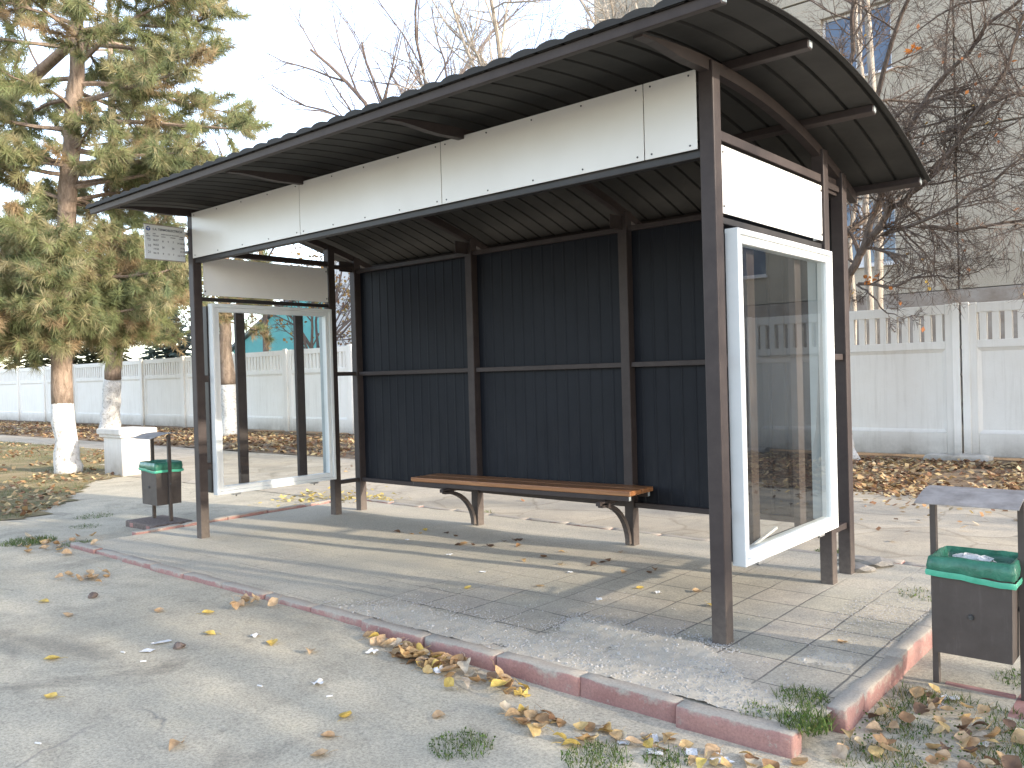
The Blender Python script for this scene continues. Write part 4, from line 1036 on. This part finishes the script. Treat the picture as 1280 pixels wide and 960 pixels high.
def pine(name,trunkpts,rads,lime_z,lab,seed,boughs,ln=.15,nn=22,w=.006,step=.13,brown=.2):
    rng=random.Random(seed); t=thing(name,trunkpts[0],lab,'tree','pine trees')
    P=[Vector(p) for p in trunkpts]
    fine=[];fr=[]
    for i in range(len(P)-1):
        for k in range(5): fine.append(P[i].lerp(P[i+1],k/5)+Vector((rng.gauss(0,.012),rng.gauss(0,.012),0))); fr.append((rads[i]+(rads[i+1]-rads[i])*k/5)*rng.uniform(.95,1.06))
    fine.append(P[-1]); fr.append(rads[-1])
    ks=max(i for i in range(len(fine)) if fine[i].z<=lime_z)+1
    mb=MB(); mb.tube(fine[:ks+1],fr[:ks+1],12); mb.build('whitewashed_foot',M['lime'],t,True)
    mb=MB(); mb.tube(fine[ks:],fr[ks:],12); mb.build('trunk',M['bark_pine'],t,True)
    mbb=MB(); mbn=MB()
    def at(z):
        for i in range(len(fine)-1):
            if fine[i].z<=z<=fine[i+1].z: return fine[i].lerp(fine[i+1],(z-fine[i].z)/max(1e-6,fine[i+1].z-fine[i].z))
        return fine[-1].copy()
    for (z,az_,l,el,br) in boughs:
        p=at(z); d=Vector((math.cos(az_),math.sin(az_),el)).normalized(); n=8; pts=[p.copy()]; q=p.copy(); dd=d.copy()
        for i in range(n):
            dd=(dd+Vector((rng.gauss(0,.1),rng.gauss(0,.1),rng.gauss(0,.08)-.015+.05*(i>4)))).normalized(); q=q+dd*l/n; pts.append(q.copy())
        r0=.012+.014*l; mbb.tube(pts,[r0*(1-.8*i/n) for i in range(n+1)],5,None,False)
        ns=int((6+9*l) if z<4.2 or brown!=.08 else (4+5.5*l))
        for k in range(ns):
            tt=.28+.72*(k+rng.random())/ns; i=min(int(tt*n),n-1); pos=pts[i].lerp(pts[i+1],tt*n-i); dirn=(pts[i+1]-pts[i]).normalized()
            ax=dirn.orthogonal().normalized(); ax.rotate(Matrix.Rotation(rng.uniform(0,6.283),3,dirn)); sd=dirn.copy(); sd.rotate(Matrix.Rotation(R(rng.uniform(30,75)),3,ax)); sd.z*=.6; sd.normalize()
            sl_=rng.uniform(.3,.75)*(1.1-.4*tt)*min(1.3,l/1.6); sp=[pos]; qq=pos.copy()
            for m_ in range(4): sd=(sd+Vector((rng.gauss(0,.14),rng.gauss(0,.14),rng.gauss(0,.1)+.06))).normalized(); qq=qq+sd*sl_/4; sp.append(qq.copy())
            mbb.tube(sp,[.009,.008,.007,.006,.004],3,None,False)
            m=max(2,int(sl_/step))
            cols=BROWN if rng.random()<brown*br else GREENS
            for m_ in range(m+1):
                f_=.25+.75*m_/m; ii=min(int(f_*4),3); pp=sp[ii].lerp(sp[ii+1],f_*4-ii)
                tuft(mbn,pp,(sp[ii+1]-sp[ii])+Vector((rng.gauss(0,.1),rng.gauss(0,.1),rng.gauss(0,.1)))*sl_,rng,ln,nn,w,cols)
        for e in range(2): tuft(mbn,pts[-1],dd,rng,ln,nn,w,GREENS)
    mbb.build('boughs',M['bark_pine'],t); mbn.build('needles',M['needle'],t)
    return t
rng=random.Random(300)
# directions seen from the camera: right in the picture, towards it, and so on
RGT=math.atan2(.651,.759); TOW=RGT-math.pi/2; LFT=RGT+math.pi; AWY=RGT+math.pi/2
bo=[]
for i in range(46):   # dense low skirt
    bo.append((rng.uniform(2.45,4.1),rng.uniform(0,6.283),rng.uniform(1.2,2.15),rng.uniform(-.25,.15),1.4))
for i in range(12): bo.append((rng.uniform(2.1,2.6),rng.uniform(0,6.283),rng.uniform(.7,1.5),rng.uniform(-.3,.0),3))
for i in range(13): bo.append((rng.uniform(4.1,5.0),rng.uniform(0,6.283),rng.uniform(.9,1.8),rng.uniform(-.1,.3),1))
for (z,a,l,e) in ((4.6,RGT,2.3,.15),(4.9,RGT-.5,2.5,.0),(5.2,RGT+.3,2.8,-.1),(5.6,RGT,2.9,.05),(5.9,RGT-.3,2.7,.15),(4.4,RGT+.6,2.2,.2),(6.2,RGT+.1,2.5,.1),(6.5,RGT-.2,2.6,.2),(6.8,RGT+.4,2.3,.1),(7.0,RGT,2.4,.1),(7.4,RGT-.4,2.1,.2),(7.8,RGT+.1,1.9,.2),
   (4.4,LFT,1.8,.3),(4.8,LFT+.4,2.1,.1),(5.0,LFT-.4,1.9,.2),(5.5,LFT+.2,2.2,.1),(6.0,LFT-.3,2.2,.0),(6.3,LFT,2.3,.1),(6.7,LFT+.5,2.0,.2),(7.1,LFT,1.9,.2),(7.6,LFT-.3,1.8,.2),
   (5.8,TOW,1.6,.1),(6.5,TOW+.6,1.7,.1),(7.0,TOW-.5,1.7,.1),(7.3,TOW,1.5,.2),(6.1,AWY,1.7,.1),(6.9,AWY,1.6,.1),(5.2,TOW+.8,1.2,.1),(7.9,TOW,1.3,.3),(8.2,LFT,1.4,.3),(8.4,RGT,1.4,.3),(8.7,AWY,1.2,.4),(9.0,RGT,1.1,.5),(9.2,LFT,1.1,.5)):
    bo.append((z,a+rng.gauss(0,.1),l,e,1))
pine('pine_tree',[(-12.9,2.02,-.12),(-12.93,2.0,.5),(-13.0,2.0,1.94),(-12.75,2.0,3.6),(-12.3,2.0,5.2),(-12.0,2.0,6.6),(-11.8,2.0,8.0),(-11.75,2.0,9.6)],[.22,.175,.165,.15,.13,.11,.07,.02],.80,
     'tall pine with whitewashed foot on the lawn, nearest tree at the left',310,bo,.185,40,.0054,.085,.08)
bo=[]; rng=random.Random(320)
for i in range(44): 
    z=rng.uniform(3.4,13); bo.append((z,rng.uniform(0,6.283),rng.uniform(1.8,3.6)*(1.12-z/20),rng.uniform(-.2,.25),1.2))
for i in range(14): bo.append((rng.uniform(3.2,4.4),rng.uniform(0,6.283),rng.uniform(1.2,2.4),rng.uniform(-.35,.0),1.2))
pine('pine_tree',[(-25.0,8.05,-.12),(-24.9,8.05,.6),(-24.6,8.05,1.8),(-24.2,8.0,3.4),(-24.0,8,6),(-24.0,8,9),(-24.0,8,13.5)],[.33,.27,.25,.23,.19,.13,.03],1.35,
     'leaning pine with whitewashed foot behind the white block, in front of the fence',330,bo,.22,20,.010,.2)
bo=[]; rng=random.Random(340)
for i in range(40):
    z=rng.uniform(2.9,6.5); bo.append((z,rng.uniform(0,6.283),rng.uniform(.9,1.9)*(1.15-z/12),rng.uniform(-.1,.35),1.2))
pine('pine_tree',[(-18.75,8.55,-.12),(-18.75,8.55,.5),(-18.85,8.55,1.5),(-18.8,8.5,3),(-18.7,8.5,5),(-18.7,8.5,7.5)],[.27,.22,.20,.16,.10,.03],1.25,
     'smaller pine with whitewashed foot seen through the left glass showcase',350,bo,.19,18,.008,.18)
# a leaning bare trunk entering from the left edge
t=thing('leaning_tree',(-19.5,.3,-.1),'bare brown trunk leaning in from the left edge, crossing the tall pine','tree')
mb=MB(); mb.tube([(-19.5,.3,-.12),(-18.6,.6,2.2),(-17.2,1.2,5.0),(-15.5,1.9,6.45),(-13.4,2.5,7.35),(-12.4,2.7,7.5)],[.22,.19,.15,.125,.085,.03],9); mb.build('trunk',M['bark_pine'],t,True)
mb=MB(); rng=random.Random(9); prm2=dict(kids=[0,4,5],up=.05,wander=.14,seg=.25,taper=.35,ang=(25,55),lf=(.4,.7),bare=.2,rmin=.004)
for k in range(10): f_=rng.random(); p=Vector((-17.2,1.2,5.0)).lerp(Vector((-13.4,2.5,7.35)),f_); p.z+=.25*math.sin(math.pi*f_); grow(mb,p,Vector((rng.gauss(0,.6),rng.gauss(0,.6),.8)),rng.uniform(.8,1.6),.02,2,prm2,rng,None)
mb.build('twigs',M['twig'],t)
# blue spruce and dark conifers behind the fence, left
def spruce(x,y,h,rad,lab,seed,cols,dens=1.0):
    rng=random.Random(seed); t=thing('spruce_tree',(x,y,-.1),lab,'tree','conifers behind the fence')
    mb=MB(); mb.tube([(x,y,-.1),(x,y,h*.5),(x,y,h)],[.16,.10,.02],7); mb.build('trunk',M['bark'],t,True)
    mb=MB(); n=int(h*26*dens)
    for i in range(n):
        z=.8+(h-.9)*(i/n); a=i*2.399+rng.uniform(-.3,.3); l=rad*(1-(z/h))**.8*rng.uniform(.75,1.1)+.15
        for k in range(int(4+l*6)):
            f_=(k+rng.random())/(4+l*6); p=Vector((x+math.cos(a)*l*f_,y+math.sin(a)*l*f_,z-.35*l*f_*f_+.12*f_)); side=rng.uniform(-.9,.9)
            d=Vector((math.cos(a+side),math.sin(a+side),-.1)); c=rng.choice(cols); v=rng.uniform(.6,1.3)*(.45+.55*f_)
            for q in range(3):
                dd=(d+Vector((rng.gauss(0,.25),rng.gauss(0,.25),rng.gauss(0,.2)))).normalized(); s=rng.uniform(.22,.42); sd=dd.orthogonal().normalized()*.06
                mb.add([tuple(p-sd),tuple(p+sd),tuple(p+dd*s)],[(0,1,2)],(c[0]*v,c[1]*v,c[2]*v))
    mb.build('needles',M['needle'],t)
spruce(-30.0,12.6,4.6,1.7,'blue grey spruce with drooping branches rising behind the fence',400,[(.16,.22,.20),(.20,.26,.24),(.12,.17,.14)])
spruce(-42.5,14,7,2.6,'dark green conifer behind the fence at the far left',410,[(.05,.06,.03),(.07,.075,.035)],.9)
spruce(-47.0,14,8,2.8,'second dark conifer behind the fence, beyond the left edge of the pine',411,[(.06,.065,.03),(.08,.08,.04)],.9)
spruce(-37.5,13.5,4.8,2.0,'low dark conifer behind the fence between the pine trunks',412,[(.05,.06,.03),(.07,.075,.035)],.9)

# ------------------------------------------------------------------ street trees out on the right (their crowns dapple the sunlight)
DAP=[(9.5,-.6,9.0,201),(12.5,-3.4,10.0,203),(17.5,.2,12.0,204),(15.0,6.9,9.5,205),(13.5,2.3,10.0,207)]
pd=dict(kids=[0,5,6,6],up=.02,uptip=.0,wander=.14,seg=.45,taper=.4,ang=(25,60),lf=(.45,.75),bare=.15,rmin=.006)
for (x,y,h,s) in DAP:
    t,tips=bare('street_tree',x,y,h,'half bare street tree beyond the right edge of the picture',s,'bark',pd if s<205 else dict(pd,kids=[0,4,4,5]),4,.17 if s<205 else .13,.22,(0,0),9 if s<205 else 7,'street trees right of the shelter')
    leaf_bits(tips,300 if s==204 else 60 if s>204 else 900,random.Random(s),.13,[(.42,.30,.09),(.36,.2,.07)]).build('leaves',M['foliage'],t)

# ------------------------------------------------------------------ leaves, litter, weeds
def leaf_mesh(seed,L_=.07,W=.055,curl=.35):
    rng=random.Random(seed); mb=MB(); prof=[(0,0.03),(.12,.5),(.3,.95),(.5,1),(.7,.75),(.88,.36),(1,.02)]
    rows=[]
    c1=rng.uniform(-curl,curl); c2=rng.uniform(.1,curl); tw=rng.uniform(-.5,.5)
    for (u,w) in prof:
        row=[]
        for k in (-1,-.5,0,.5,1):
            x=k*w*W/2*(1+rng.gauss(0,.05)); y=(u-.5)*L_
            z=c2*abs(k)**1.5*w*W*.55+c1*(u-.5)**2*L_*1.6+tw*k*w*(u-.5)*W*.7+rng.gauss(0,.0012)
            row.append((x,y,z))
        rows.append(row)
    zmin=min(p[2] for r_ in rows for p in r_)
    for r_ in rows: mb.v+=[(p[0],p[1],p[2]-zmin) for p in r_]; mb.c+=[(1,1,1)]*5
    for j in range(len(rows)-1):
        for k in range(4): a=j*5+k; mb.f.append((a,a+1,a+6,a+5))
    mb.tube([(0,-L_*.5,-zmin+.001),(rng.uniform(-.006,.006),-L_*.5-.02,-zmin+.004),(rng.uniform(-.012,.012),-L_*.5-.035,-zmin+.002)],[.0012,.001,.0008],3)
    return mb
LM={}
for mk in ('leaf','leaf_yellow','leaf_tan','leaf_dark'):
    LM[mk]=[leaf_mesh(s,rr(.058,.082),rr(.045,.066),.5).mesh('fallen_leaf',M[mk],True) for s in range(7)]
def surf(x,y):
    if -5.62<x<.72 and -.82<y<2.2: return plat_z(x,y)+(gr_z(x,y) if gr_in(x,y) else 0)+.002
    return gzn(x,y)+.003
NL=[0]
def put_leaf(x,y,label,group,mk='leaf',s=None,dz=0.0,tilt=.25):
    o=obj('fallen_leaf',random.choice(LM[mk])); s=s or rr(.75,1.2)
    o.location=(x,y,surf(x,y)+dz); o.rotation_euler=(rr(-tilt,tilt),rr(-tilt,tilt),rr(0,6.283)); o.scale=(s,s,s); tag(o,label,'leaf',group); NL[0]+=1; return o
random.seed(99)
for i in range(84):      # drift along the front kerb
    x=random.gauss(-1.02,.20) if i<60 else rr(-1.65,-.5); y=-.895-abs(random.gauss(0,.075))*(1 if x>-1.3 else .6); put_leaf(x,y,'dry yellow brown leaf in the drift against the front kerb','leaves drifted against the front kerb',random.choice(('leaf','leaf','leaf_tan','leaf')) if random.random()<.9 else 'leaf_yellow',rr(.85,1.3),rr(0,.03),.7)
for i in range(50):      # lower edge, in front of the kerb end
    x=rr(-.45,.75); y=-1.12+.26*(x+.45)/1.2-abs(random.gauss(0,.09)); put_leaf(x,y,'dry leaf among weeds in front of the near end of the front kerb','leaves in front of the kerb end','leaf' if random.random()<.7 else random.choice(('leaf_yellow','leaf_tan')),None,rr(0,.012),.5)
for i in range(72):      # grass corner under the near bin
    x=rr(.80,1.42); y=rr(-.75,.12)-.1*(x-.8); put_leaf(x,y,'tan dry leaf lying in the grass corner by the near bin','leaves in the grass by the near bin',random.choice(('leaf_tan','leaf','leaf','leaf_dark','leaf')),rr(.75,1.12),rr(.002,.03),.7)
for i in range(26):      # patch at the left end of the front kerb
    x=random.gauss(-5.95,.3); y=random.gauss(-.85,.13); put_leaf(x,y,'brown leaf in the patch at the left end of the front kerb','leaves at the left end of the kerb','leaf_tan' if random.random()<.5 else 'leaf',None,rr(0,.02),.6)
for i in range(13): put_leaf(random.gauss(-4.35,.17),random.gauss(-1.25,.09),'tan leaf in the small heap on the asphalt left of the kerb','small leaf heap on the asphalt','leaf_tan',None,rr(0,.02),.6)
for i in range(10): put_leaf(random.gauss(-2.68,.10),random.gauss(-.95,.04),'tan leaf in the small heap where the front kerb dips','small leaf heap at the kerb','leaf_tan',None,rr(0,.03),.7)
for i in range(24):
    x=random.gauss(-2.3,.65); y=random.gauss(1.15,.16); put_leaf(x,y,'dark dry leaf scattered under the front of the bench','leaves scattered under the bench','leaf_dark' if random.random()<.65 else 'leaf',rr(.6,1.0),0,.3)
for (x,y,mk,l) in ((-1.787,.048,'leaf_yellow','single yellow leaf in the middle of the paving, in front of the bench'),(-1.204,.962,'leaf_tan','tan leaf on the paving below the right end of the bench'),(-.891,.662,'leaf_yellow','yellow leaf on the paving left of the front right post'),(-.563,.771,'leaf_tan','tan leaf on the paving close to the showcase foot'),(-1.432,.339,'leaf_tan','pale leaf on the tiles near the grit bed'),(-3.5,1.3,'leaf_yellow','yellow leaf below the left bench bracket'),(-.35,.55,'leaf_yellow','yellow leaf behind the front right post'),
   (.47,.33,'leaf_tan','small tan leaf on the corner tile by the right kerb')):
    put_leaf(x,y,l,'single leaves on the paving',mk,.85,0,.2)
for (x,y,mk,l) in ((-3.428,-1.733,'leaf_tan','faint tan leaf on the asphalt at the left edge'),(-3.909,-1.69,'leaf_yellow','small yellow leaf far left on the asphalt'),(-2.634,-2.124,'leaf_yellow','yellow leaf flat on the asphalt near the left edge of the picture'),(-2.091,-2.333,'leaf_yellow','yellow leaf on bare asphalt low in the left corner'),(-1.199,-2.215,'leaf_tan','tan leaf on asphalt at the bottom of the picture'),(-1.944,-1.292,'leaf_yellow','yellow upright leaf below the dip of the kerb'),(-1.673,-1.25,'leaf_tan','orange tan leaf beside the paper scrap on the asphalt'),(-.906,-1.619,'leaf_yellow','bright yellow leaf lying flat in the open asphalt, centre bottom'),(-.82,-1.78,'leaf_tan','tan leaf just below the flat yellow leaf on the asphalt'),(-.71,-1.9,'leaf_tan','brown leaf at the bottom edge of the asphalt'),(-2.35,-1.42,'leaf_yellow','pale yellow leaf on the asphalt near the white scraps'),(-2.75,-1.2,'leaf_yellow','yellow leaf on the asphalt below the kerb dip'),(-.62,-1.36,'leaf_tan','large tan leaf left of the small weed tuft'),(-.3,-1.18,'leaf_tan','flat tan leaf between weed tuft and kerb'),(-1.05,-1.02,'leaf_tan','tan leaf just outside the kerb drift'),(-3.05,-1.35,'leaf_tan','tan leaf pair member on the stained asphalt')):
    put_leaf(x,y,l,'single leaves on the asphalt',mk,1.0,0,.25)
# bright maple leaf on the kerb
def maple():
    mb=MB(); n=5; vs=[(0,0,.008)]; 
    for i in range(2*n+1):
        a=R(-125+250*i/(2*n))+math.pi/2; r=.044 if i%2==0 else .031
        if i in (0,2*n): r=.036
        vs.append((math.cos(a)*r,math.sin(a)*r,.012*((i%2)==0)+.004*math.sin(i*2)))
    mb.add(vs,[(0,i,i+1) for i in range(1,2*n+1)]); mb.tube([(0,0,.008),(0,-.045,.01)],[.0013,.001],4); return mb
mm=maple().mesh('maple_leaf',M['leaf_yellow']); o=obj('maple_leaf',mm); o.location=(-.50,-.96,-.085); o.rotation_euler=(.45,.2,.5); o.scale=(1.0,)*3; tag(o,'bright yellow lobed leaf leaning on the front kerb above the drift','leaf')
# paper scraps, butts, a stone
def scrap(x,y,sx_,sy_,lab,seed,mk='paper',h=.006):
    mb=MB(); rng=random.Random(seed); n=6
    for j in range(n+1):
        for i in range(n+1):
            u=(i/n-.5);v=(j/n-.5); e=1-.25*(abs(u)*2)**3*rng.random()
            mb.v.append((u*sx_*e*(1+.3*noise.noise((v*3,seed,0))),v*sy_*(1+.3*noise.noise((u*3,seed,4))),(noise.noise((u*2.2+seed,v*2.2,1))+.5)*h*.9+.001)); mb.c.append((1,1,1))
    for j in range(n):
        for i in range(n): a=j*(n+1)+i; mb.f.append((a,a+1,a+n+2,a+n+1))
    o=mb.build('paper_scrap',M[mk]); o.location=(x,y,surf(x,y)); o.rotation_euler=(0,0,rr(0,6.28)); tag(o,lab,'litter','white scraps of litter'); return o
scrap(-2.41,-1.66,.10,.035,'torn white paper strip on the asphalt, upper of two white scraps',1,h=.012)
scrap(-2.34,-1.77,.065,.05,'round white scrap on the asphalt left of the dark stone',2)
scrap(-1.29,-1.48,.055,.045,'crumpled white scrap on the asphalt between two leaves',3,h=.02)
scrap(-1.42,-1.05,.06,.05,'crumpled paper near the start of the kerb leaf drift',4,h=.02)
scrap(-.98,-1.0,.075,.05,'pale crumpled wrapper among the drifted kerb leaves',5,h=.03)
scrap(-2.12,-1.28,.05,.045,'greyish paper scrap below the kerb dip',6,h=.014)
for i,(x,y) in enumerate(((.12,-1.08),(.2,-1.0),(.27,-1.1),(.38,-1.02),(.5,-1.02),(.45,-.97))):
    scrap(x,y,rr(.045,.08),rr(.035,.06),'pale grey leaf-like scrap among leaves before the kerb end',10+i,h=.012)
for i,(x,y) in enumerate(((.98,-.02),(1.0,.1),(1.2,-.3))): scrap(x,y,.06,.045,'white torn scrap in the grass near the foot of the near bin',20+i,h=.015)
for i,(x,y) in enumerate(((-2.0,.42),(-1.5,.75),(-.75,.63),(-3.3,.9),(-2.6,.7),(-.95,.3))): scrap(x,y,.05,.035,'small pale scrap lying on the shelter paving',30+i,h=.01)
for (x,y,a) in ((-1.626,-2.555,.4),(-1.475,-1.666,.2),(-1.135,-1.532,1.0),(-2.2,-1.86,.9),(-2.42,-1.86,.2)):
    mb=MB(); mb.tube([(-.014,0,.004),(.014,0,.004)],.0038,8); o=mb.build('cigarette_butt',M['paper']); o.location=(x,y,surf(x,y)); o.rotation_euler=(0,0,a); tag(o,'white cigarette butt lying on the open asphalt','cigarette butt','cigarette butts on the asphalt')
def stone(x,y,s,lab,seed,mk='pebble',flat=.7,rz=0,stretch=1):
    bm=bmesh.new(); bmesh.ops.create_icosphere(bm,subdivisions=2,radius=1)
    for v in bm.verts: v.co+=noise.noise_vector(v.co*1.3+Vector((seed,0,0)))*.45; v.co=Vector((v.co.x*s*stretch,v.co.y*s,v.co.z*s*flat))
    mb=MB(); mb.bm(bm); o=mb.build('stone',M[mk]); o.location=(x,y,surf(x,y)+s*flat*.55); o.rotation_euler=(0,0,rz); tag(o,lab,'stone'); return o
stone(-2.255,-1.645,.028,'dark brown pebble on the asphalt beside the white scraps',5)
stone(-3.75,-1.45,.03,'flat dark pebble on the asphalt near the small leaf heap',6)
stone(.02,2.03,.10,'broken slab of pale concrete leaning at the rear right post',7,'rock',.38,.4,1.8)
stone(.06,1.86,.055,'smaller flat concrete fragment in front of the broken slab',8,'rock',.45,.6,1.6)
# grass and weeds
def blades(mb,x,y,z,n,rad,h,cols,rng):
    for i in range(n):
        a=rng.uniform(0,6.283); r=rad*math.sqrt(rng.random()); p=Vector((x+math.cos(a)*r,y+math.sin(a)*r,z)); l=h*rng.uniform(.5,1.15); ln=Vector((rng.gauss(0,.45),rng.gauss(0,.45),1)).normalized()
        s=Vector((rng.gauss(0,1),rng.gauss(0,1),0)); s=s.normalized()*.0014*(1+h*4) if s.length>0 else Vector((.002,0,0)); m_=p+ln*l*.55; t_=p+ln*l+Vector((ln.x,ln.y,-.35))*l*.3
        c=rng.choice(cols); v=rng.uniform(.7,1.3); mb.add([tuple(p-s),tuple(p+s),tuple(m_+s*.8),tuple(m_-s*.8),tuple(t_)],[(0,1,2,3),(3,2,4)],(c[0]*v,c[1]*v,c[2]*v))
GC=[(.07,.12,.025),(.10,.16,.035),(.05,.09,.02),(.14,.16,.05)]
DRY=[(.30,.24,.11),(.22,.19,.08),(.16,.16,.06)]
rng=random.Random(700)
def broad(mb,x,y,z,n,rad,h,rng):
    for i in range(n):
        a=rng.uniform(0,6.283); r=rad*math.sqrt(rng.random()); p=Vector((x+math.cos(a)*r,y+math.sin(a)*r,z+h*rng.random())); s=rng.uniform(.008,.016)
        u=Vector((rng.gauss(0,1),rng.gauss(0,1),rng.gauss(0,.6))).normalized(); v=u.orthogonal().normalized(); c=rng.choice(GC); k=rng.uniform(.8,1.5)
        mb.add([tuple(p),tuple(p+u*s*.5+v*s*.35),tuple(p+u*s),tuple(p+u*s*.5-v*s*.35)],[(0,1,2,3)],(c[0]*k,c[1]*k,c[2]*k))
for (x,y,rad,h,n,lab) in ((.585,-.47,.11,.05,260,'low green weed growing at the inner corner of the right kerb'),(.69,-.70,.10,.075,330,'leafy green weed filling the gap between the two kerbs'),(.50,-.70,.08,.04,110,'small green sprig at the edge of the grit bed'),
    (-.35,-1.50,.13,.035,330,'dull green weed tuft alone on the asphalt'),(.12,-1.27,.13,.045,330,'green weed tuft low on the asphalt among leaves'),(.33,-1.12,.09,.04,160,'small weed tuft among leaves before the kerb'),
    (1.22,.52,.14,.04,200,'small weed tuft behind the near bin'),(-6.25,-.95,.22,.05,700,'flat green weed patch at the left end of the front kerb'),(-5.75,-.72,.14,.04,160,'weed tuft in the leaf patch left of the kerb end'),(-6.9,-.2,.16,.03,150,'thin weed streak on the path left of the far bin'),(-7.5,.15,.2,.035,200,'grassy weed streak nearer the lawn edge'),(-.35,2.45,.12,.05,260,'weeds growing along the rear kerb by the right corner'),(-3.9,2.42,.16,.05,120,'weed sprig at the rear kerb seen under the bench'),(.55,1.45,.14,.035,120,'dry weed beside the right kerb near the rear')):
    mb=MB(); z=surf(x,y)-.004; blades(mb,x,y,z,n,rad,h,GC if n!=120 else DRY+GC,rng); broad(mb,x,y,z+.003,n//3,rad,h*.5,rng); tag(mb.build('weed_tuft',M['grass']),lab,'weeds','weeds in the paving')
mb=MB()
for i in range(7000):
    x=rr(.80,1.75); y=rr(-1.05,.12); k=noise.noise((x*4,y*4,2))
    if k<-.02: continue
    blades(mb,x,y,gzn(x,y)-.004,1,.02,.06*(.6+k),GC+DRY[:1],rng)
broad(mb,1.1,-.35,gzn(1.1,-.35),500,.4,.03,rng)
tag(mb.build('grass_corner',M['grass']),'green grass growing around fallen leaves in the corner under the near bin','grass',kind='stuff')
mb=MB(); rng=random.Random(720)
n=0
while n<65000:
    x=-7.3-rng.random()**1.6*26; y=rng.uniform(-5,4.8)
    if not inpoly(x,y,LAWN): continue
    k=noise.noise((x*.8,y*.8,6)); blades(mb,x,y,lawn_z(x,y)-.01,1,.03,.055*(.8+.5*k)*(1+(-x-7)/30),(GC+DRY) if k>-.1 else DRY,rng); n+=1
tag(mb.build('lawn',M['grass']),'patchy half dry lawn around the foot of the tall pine','grass',kind='stuff')
# leaf litter that nobody could count
LC=[(.34,.20,.10),(.42,.28,.14),(.28,.15,.08),(.50,.36,.19),(.22,.12,.07),(.50,.40,.25),(.56,.43,.22),(.16,.10,.06)]
def litter(mb,x,y,z,rng,s,cols=LC):
    a=rng.uniform(0,6.283); u=Vector((math.cos(a),math.sin(a),rng.gauss(0,.35))); v=Vector((-math.sin(a),math.cos(a),rng.gauss(0,.35))); p=Vector((x,y,z+rng.uniform(.004,.035))); c=rng.choice(cols); k=rng.uniform(.6,1.25)
    mb.add([tuple(p-u*s*.5),tuple(p+v*s*.36),tuple(p+u*s*.55),tuple(p-v*s*.36)],[(0,1,2,3)],(c[0]*k,c[1]*k,c[2]*k))
mb=MB(); rng=random.Random(730)
for i in range(17000):
    x=rng.uniform(-4.5,7); y=rng.uniform(5.55,9.5); 
    if noise.noise((x*.9,y*1.6,4))<-.22 and rng.random()<.75: continue
    litter(mb,x,y,-.07,rng,rng.uniform(.05,.10))
for i in range(15000):
    x=-4.5-rng.random()*42; y=rng.uniform(5.8,9.6)
    if noise.noise((x*.6,y*1.2,4))<-.2 and rng.random()<.7: continue
    litter(mb,x,y,-.07,rng,rng.uniform(.07,.14))
for i in range(700):
    x=rng.uniform(-9,4); y=5.6-abs(rng.gauss(0,.9)); 
    if y<2.5: continue
    litter(mb,x,y,gz(x,y)+.004,rng,rng.uniform(.04,.08))
tag(mb.build('leaf_litter',M['foliage']),'thick brown and yellow leaf litter covering the strip along the fence','leaf litter',kind='stuff')
mb=MB(); n=0
while n<6500:
    x=-7.3-rng.random()**1.4*22; y=rng.uniform(-5,4.8)
    if not inpoly(x,y,LAWN): continue
    if noise.noise((x*.7,y*.7,1))<-.1: continue
    litter(mb,x,y,lawn_z(x,y),rng,rng.uniform(.05,.1)); n+=1
for i in range(260):
    x=rng.uniform(-6.9,-5.2); y=random.gauss(2.3,.25); litter(mb,x,y,gz(x,y)+.01,rng,.06,[(.6,.48,.16),(.5,.4,.15)])
tag(mb.build('lawn_leaves',M['foliage']),'loose brown leaves strewn over the lawn on the left','leaf litter',kind='stuff')
